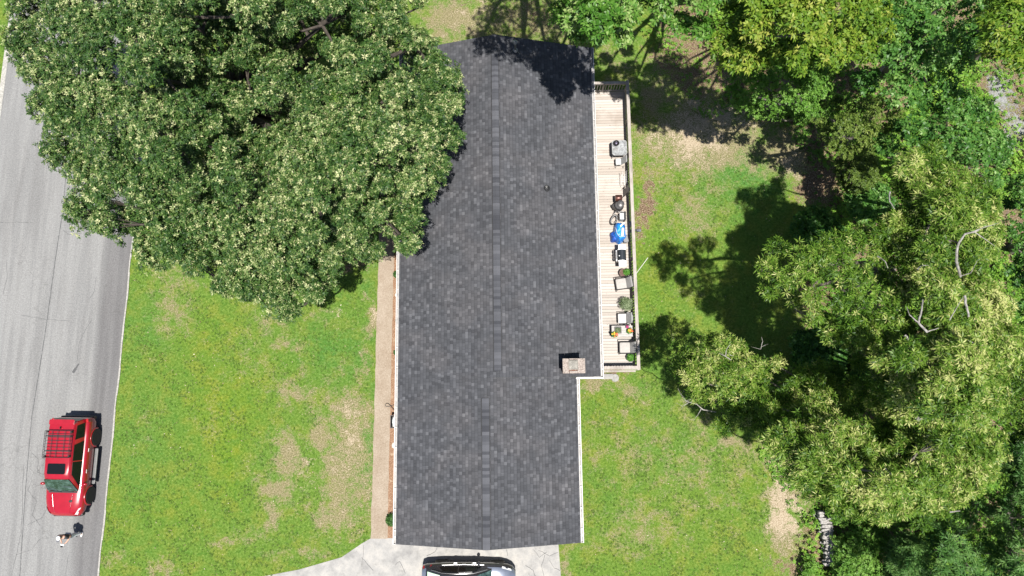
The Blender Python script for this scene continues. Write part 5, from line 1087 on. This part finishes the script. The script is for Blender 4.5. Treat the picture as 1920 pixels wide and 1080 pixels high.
# understorey shrubs one can tell apart
SG = "understorey shrubs in the wood"
for i, (lb, kd, poly, ze, zt, tn_) in enumerate([
    ("bright green shrub showing between the two lower crowns", 'airy', [(1545, 705), (1575, 690), (1615, 700), (1625, 750), (1600, 800), (1560, 790), (1548, 750)], 1.2, 3.0, .6),
    ("dark shrub under the left-reaching tree, beside the shadowed lawn", 'emerald', [(1480, 630), (1540, 620), (1600, 650), (1600, 710), (1530, 700), (1490, 680)], 1.0, 2.8, .35),
    ("green shrub in the dark gap between the crowns", 'emerald', [(1600, 650), (1690, 660), (1700, 740), (1640, 770), (1600, 720)], 1.5, 3.8, .45),
    ("light green shrub right of the stone wall", 'airy', [(1565, 1010), (1620, 985), (1660, 1020), (1650, 1100), (1560, 1100)], .6, 1.8, .55),
    ("pale feathery shrub at the bottom edge right of the stone wall", 'feather', [(1660, 1030), (1700, 1000), (1740, 1030), (1730, 1110), (1660, 1110)], 1.0, 2.4, .7),
    ("small green shrub left of the stone wall's foot", 'airy', [(1505, 1050), (1525, 1040), (1530, 1085), (1505, 1090)], .3, .8, .5),
    ("small green shrub touching the stone wall's upper end", 'airy', [(1548, 952), (1575, 945), (1590, 975), (1565, 990)], .4, 1.2, .5),
    ("dark shrub under the olive tree by the leaf litter", 'olive', [(1560, 290), (1640, 280), (1660, 350), (1620, 400), (1570, 350)], 2.0, 4.5, .3),
    ("tiny green shrub on the bare dirt by the litter", 'airy', [(1488, 250), (1510, 245), (1515, 265), (1492, 270)], .3, .9, .5),
    ("green shrub beneath the forked crown by the holly bush", 'emerald', [(1590, 370), (1660, 350), (1690, 400), (1640, 420), (1590, 410)], 2.5, 5.5, .5),
    ("green shrub near the pale gravel", 'emerald', [(1860, 250), (1885, 240), (1900, 300), (1870, 330)], 2.0, 4.0, .55),
    ("dark shrub along the far right edge", 'emerald', [(1870, 820), (1930, 800), (1940, 850), (1880, 870)], 4.0, 6.0, .3)]):
    tree("shrub", lb, kd, poly, ze, zt, lr=(.3, .55), space=.42, dens=50, seed=40+i, group=SG, cat="shrub", trunk_r=.05, stem_h=.1, tint0=tn_, limbs=4, fill=.4, jz=.25)

# undergrowth: weeds, brambles and seedlings nobody could count
n = 110000; qx = rng.uniform(1180, 1990, n); qy = rng.uniform(-60, 1140, n)
gx = qx+14*np.sin(qy*.031)+9*np.sin(qx*.057+2); gy = qy+14*np.sin(qx*.027+1)+8*np.sin(qy*.06)
dd = edist(gx, gy, WOODS); ok = inpoly(gx, gy, WOODS)
pat = np.sin(qx*.023+1.3)*np.cos(qy*.021)+.6*np.sin(qx*.051+qy*.037)+.4*np.sin(qy*.09-qx*.07)
st_ = blobs(qx, qy, STONY); lt = blobs(qx, qy, [(1540, 340, 60, 60, 1), (1310, 120, 110, 90, 1), (1500, 1010, 60, 90, 1), (1545, 1015, 34, 70, 1), (1260, 20, 60, 60, 1)])
pr = np.clip(.62+.5*pat, .10, 1)*(1-.9*st_)*(1-.93*lt)*np.clip(dd/40+.1, 0, 1); ok &= rng.random(n) < pr
qx, qy, pat = qx[ok], qy[ok], pat[ok]; d3 = MC @ np.stack([qx-960, 540-qy, -FOC+0*qx])
hz = .1+.6*np.clip(pat, 0, 1)*rng.random(len(qx)); tt = (hz-CAMH)/d3[2]; PP = np.stack([d3[0]*tt, d3[1]*tt, hz], 1)
V = rosettes(PP, rng.normal(0, .4, (len(PP), 3))+[0, 0, 1], .13, .07, 6, droop=.2)
props(quads("undergrowth", V, leafmat("weed_leaf", [(0, (.040, .105, .012)), (.5, (.105, .23, .024)), (1, (.24, .38, .05))], .25, .5), None, np.clip(np.repeat(.5+.15*pat+rng.normal(0, .18, len(PP)), 6), 0, 1)), kind='stuff')
print("leaves", NL, "+", len(V))
# fallen leaves and straw flecks on the lawns
n = 1500; qx = rng.uniform(190, 1500, n); qy = rng.uniform(-20, 1090, n)
ok = ~((qx > 696) & (qx < 1200) & (qy > 60) & (qy < 1030)) & ~((qx < 250)) & ~((qy > 1000) & (qx > 440) & (qx < 1060)); qx, qy = qx[ok], qy[ok]
d3 = MC @ np.stack([qx-960, 540-qy, -FOC+0*qx]); tt = (.03-CAMH)/d3[2]; PP = np.stack([d3[0]*tt, d3[1]*tt, np.full(len(qx), .03)], 1)
V = rosettes(PP, rng.normal(0, .15, (len(PP), 3))+[0, 0, 1], .075, .045, 1, droop=.02, spread=(75, 88))
props(quads("fallen_leaves", V, leafmat("dead_leaf", [(0, (.13, .08, .04)), (.6, (.33, .26, .17)), (1, (.62, .56, .45))], .1, .7), None, np.clip(rng.normal(.45, .25, len(V)), 0, 1)), kind='stuff')
# taller tufts and clover standing in the lawns
n = 60000; qx = rng.uniform(185, 1540, n); qy = rng.uniform(-20, 1090, n)
HOUSE = [(690, -40), (745, 60), (1195, 60), (1215, 700), (1100, 735), (1100, 1030), (1060, 1100), (470, 1100), (640, 1040), (690, 1012)]
BED = [(690, -40), (1250, -40), (1250, 120), (1100, 60), (800, 60)]
pat = np.sin(qx*.037+1.1)*np.cos(qy*.043+.3)+.7*np.sin(qx*.083-qy*.061)+.5*np.sin(qy*.13+qx*.11)
edge_x = np.array([topix(np.array(float(road_edge(0.0))), np.array(0.0))[0]])[0]
ok = ~inpoly(qx, qy, HOUSE) & ~inpoly(qx, qy, [(x, y) for x, y in WOODS]) & ~inpoly(qx, qy, BED) & (blobs(qx, qy, DRY) < .45) & (blobs(qx, qy, LITTER) < .4)
ok &= rng.random(n) < np.clip(.30+.40*pat, .04, .9); qx, qy, pat = qx[ok], qy[ok], pat[ok]
d3 = MC @ np.stack([qx-960, 540-qy, -FOC+0*qx]); tt = (.035-CAMH)/d3[2]; PP = np.stack([d3[0]*tt, d3[1]*tt, np.full(len(qx), .02)], 1)
k_ = (PP[:, 0] > road_edge(PP[:, 1])+.12) & ~((PP[:, 0] > -7.8) & (PP[:, 0] < 5.9) & (PP[:, 1] > -7.4) & (PP[:, 1] < 17.1) & ~((PP[:, 0] > 2.7) & (PP[:, 1] < .2))) ; PP = PP[k_]; pat = pat[k_]
V = rosettes(PP, rng.normal(0, .3, (len(PP), 3))+[0, 0, 1], .075, .022, 6, droop=.05, spread=(35, 75))
props(quads("grass", V, leafmat("grass_blade", [(0, (.055, .110, .016)), (.5, (.100, .175, .030)), (1, (.19, .25, .07))], .3, .6), None, np.clip(np.repeat(.5+.12*pat+rng.normal(0, .2, len(PP)), 6), 0, 1)), kind='stuff')
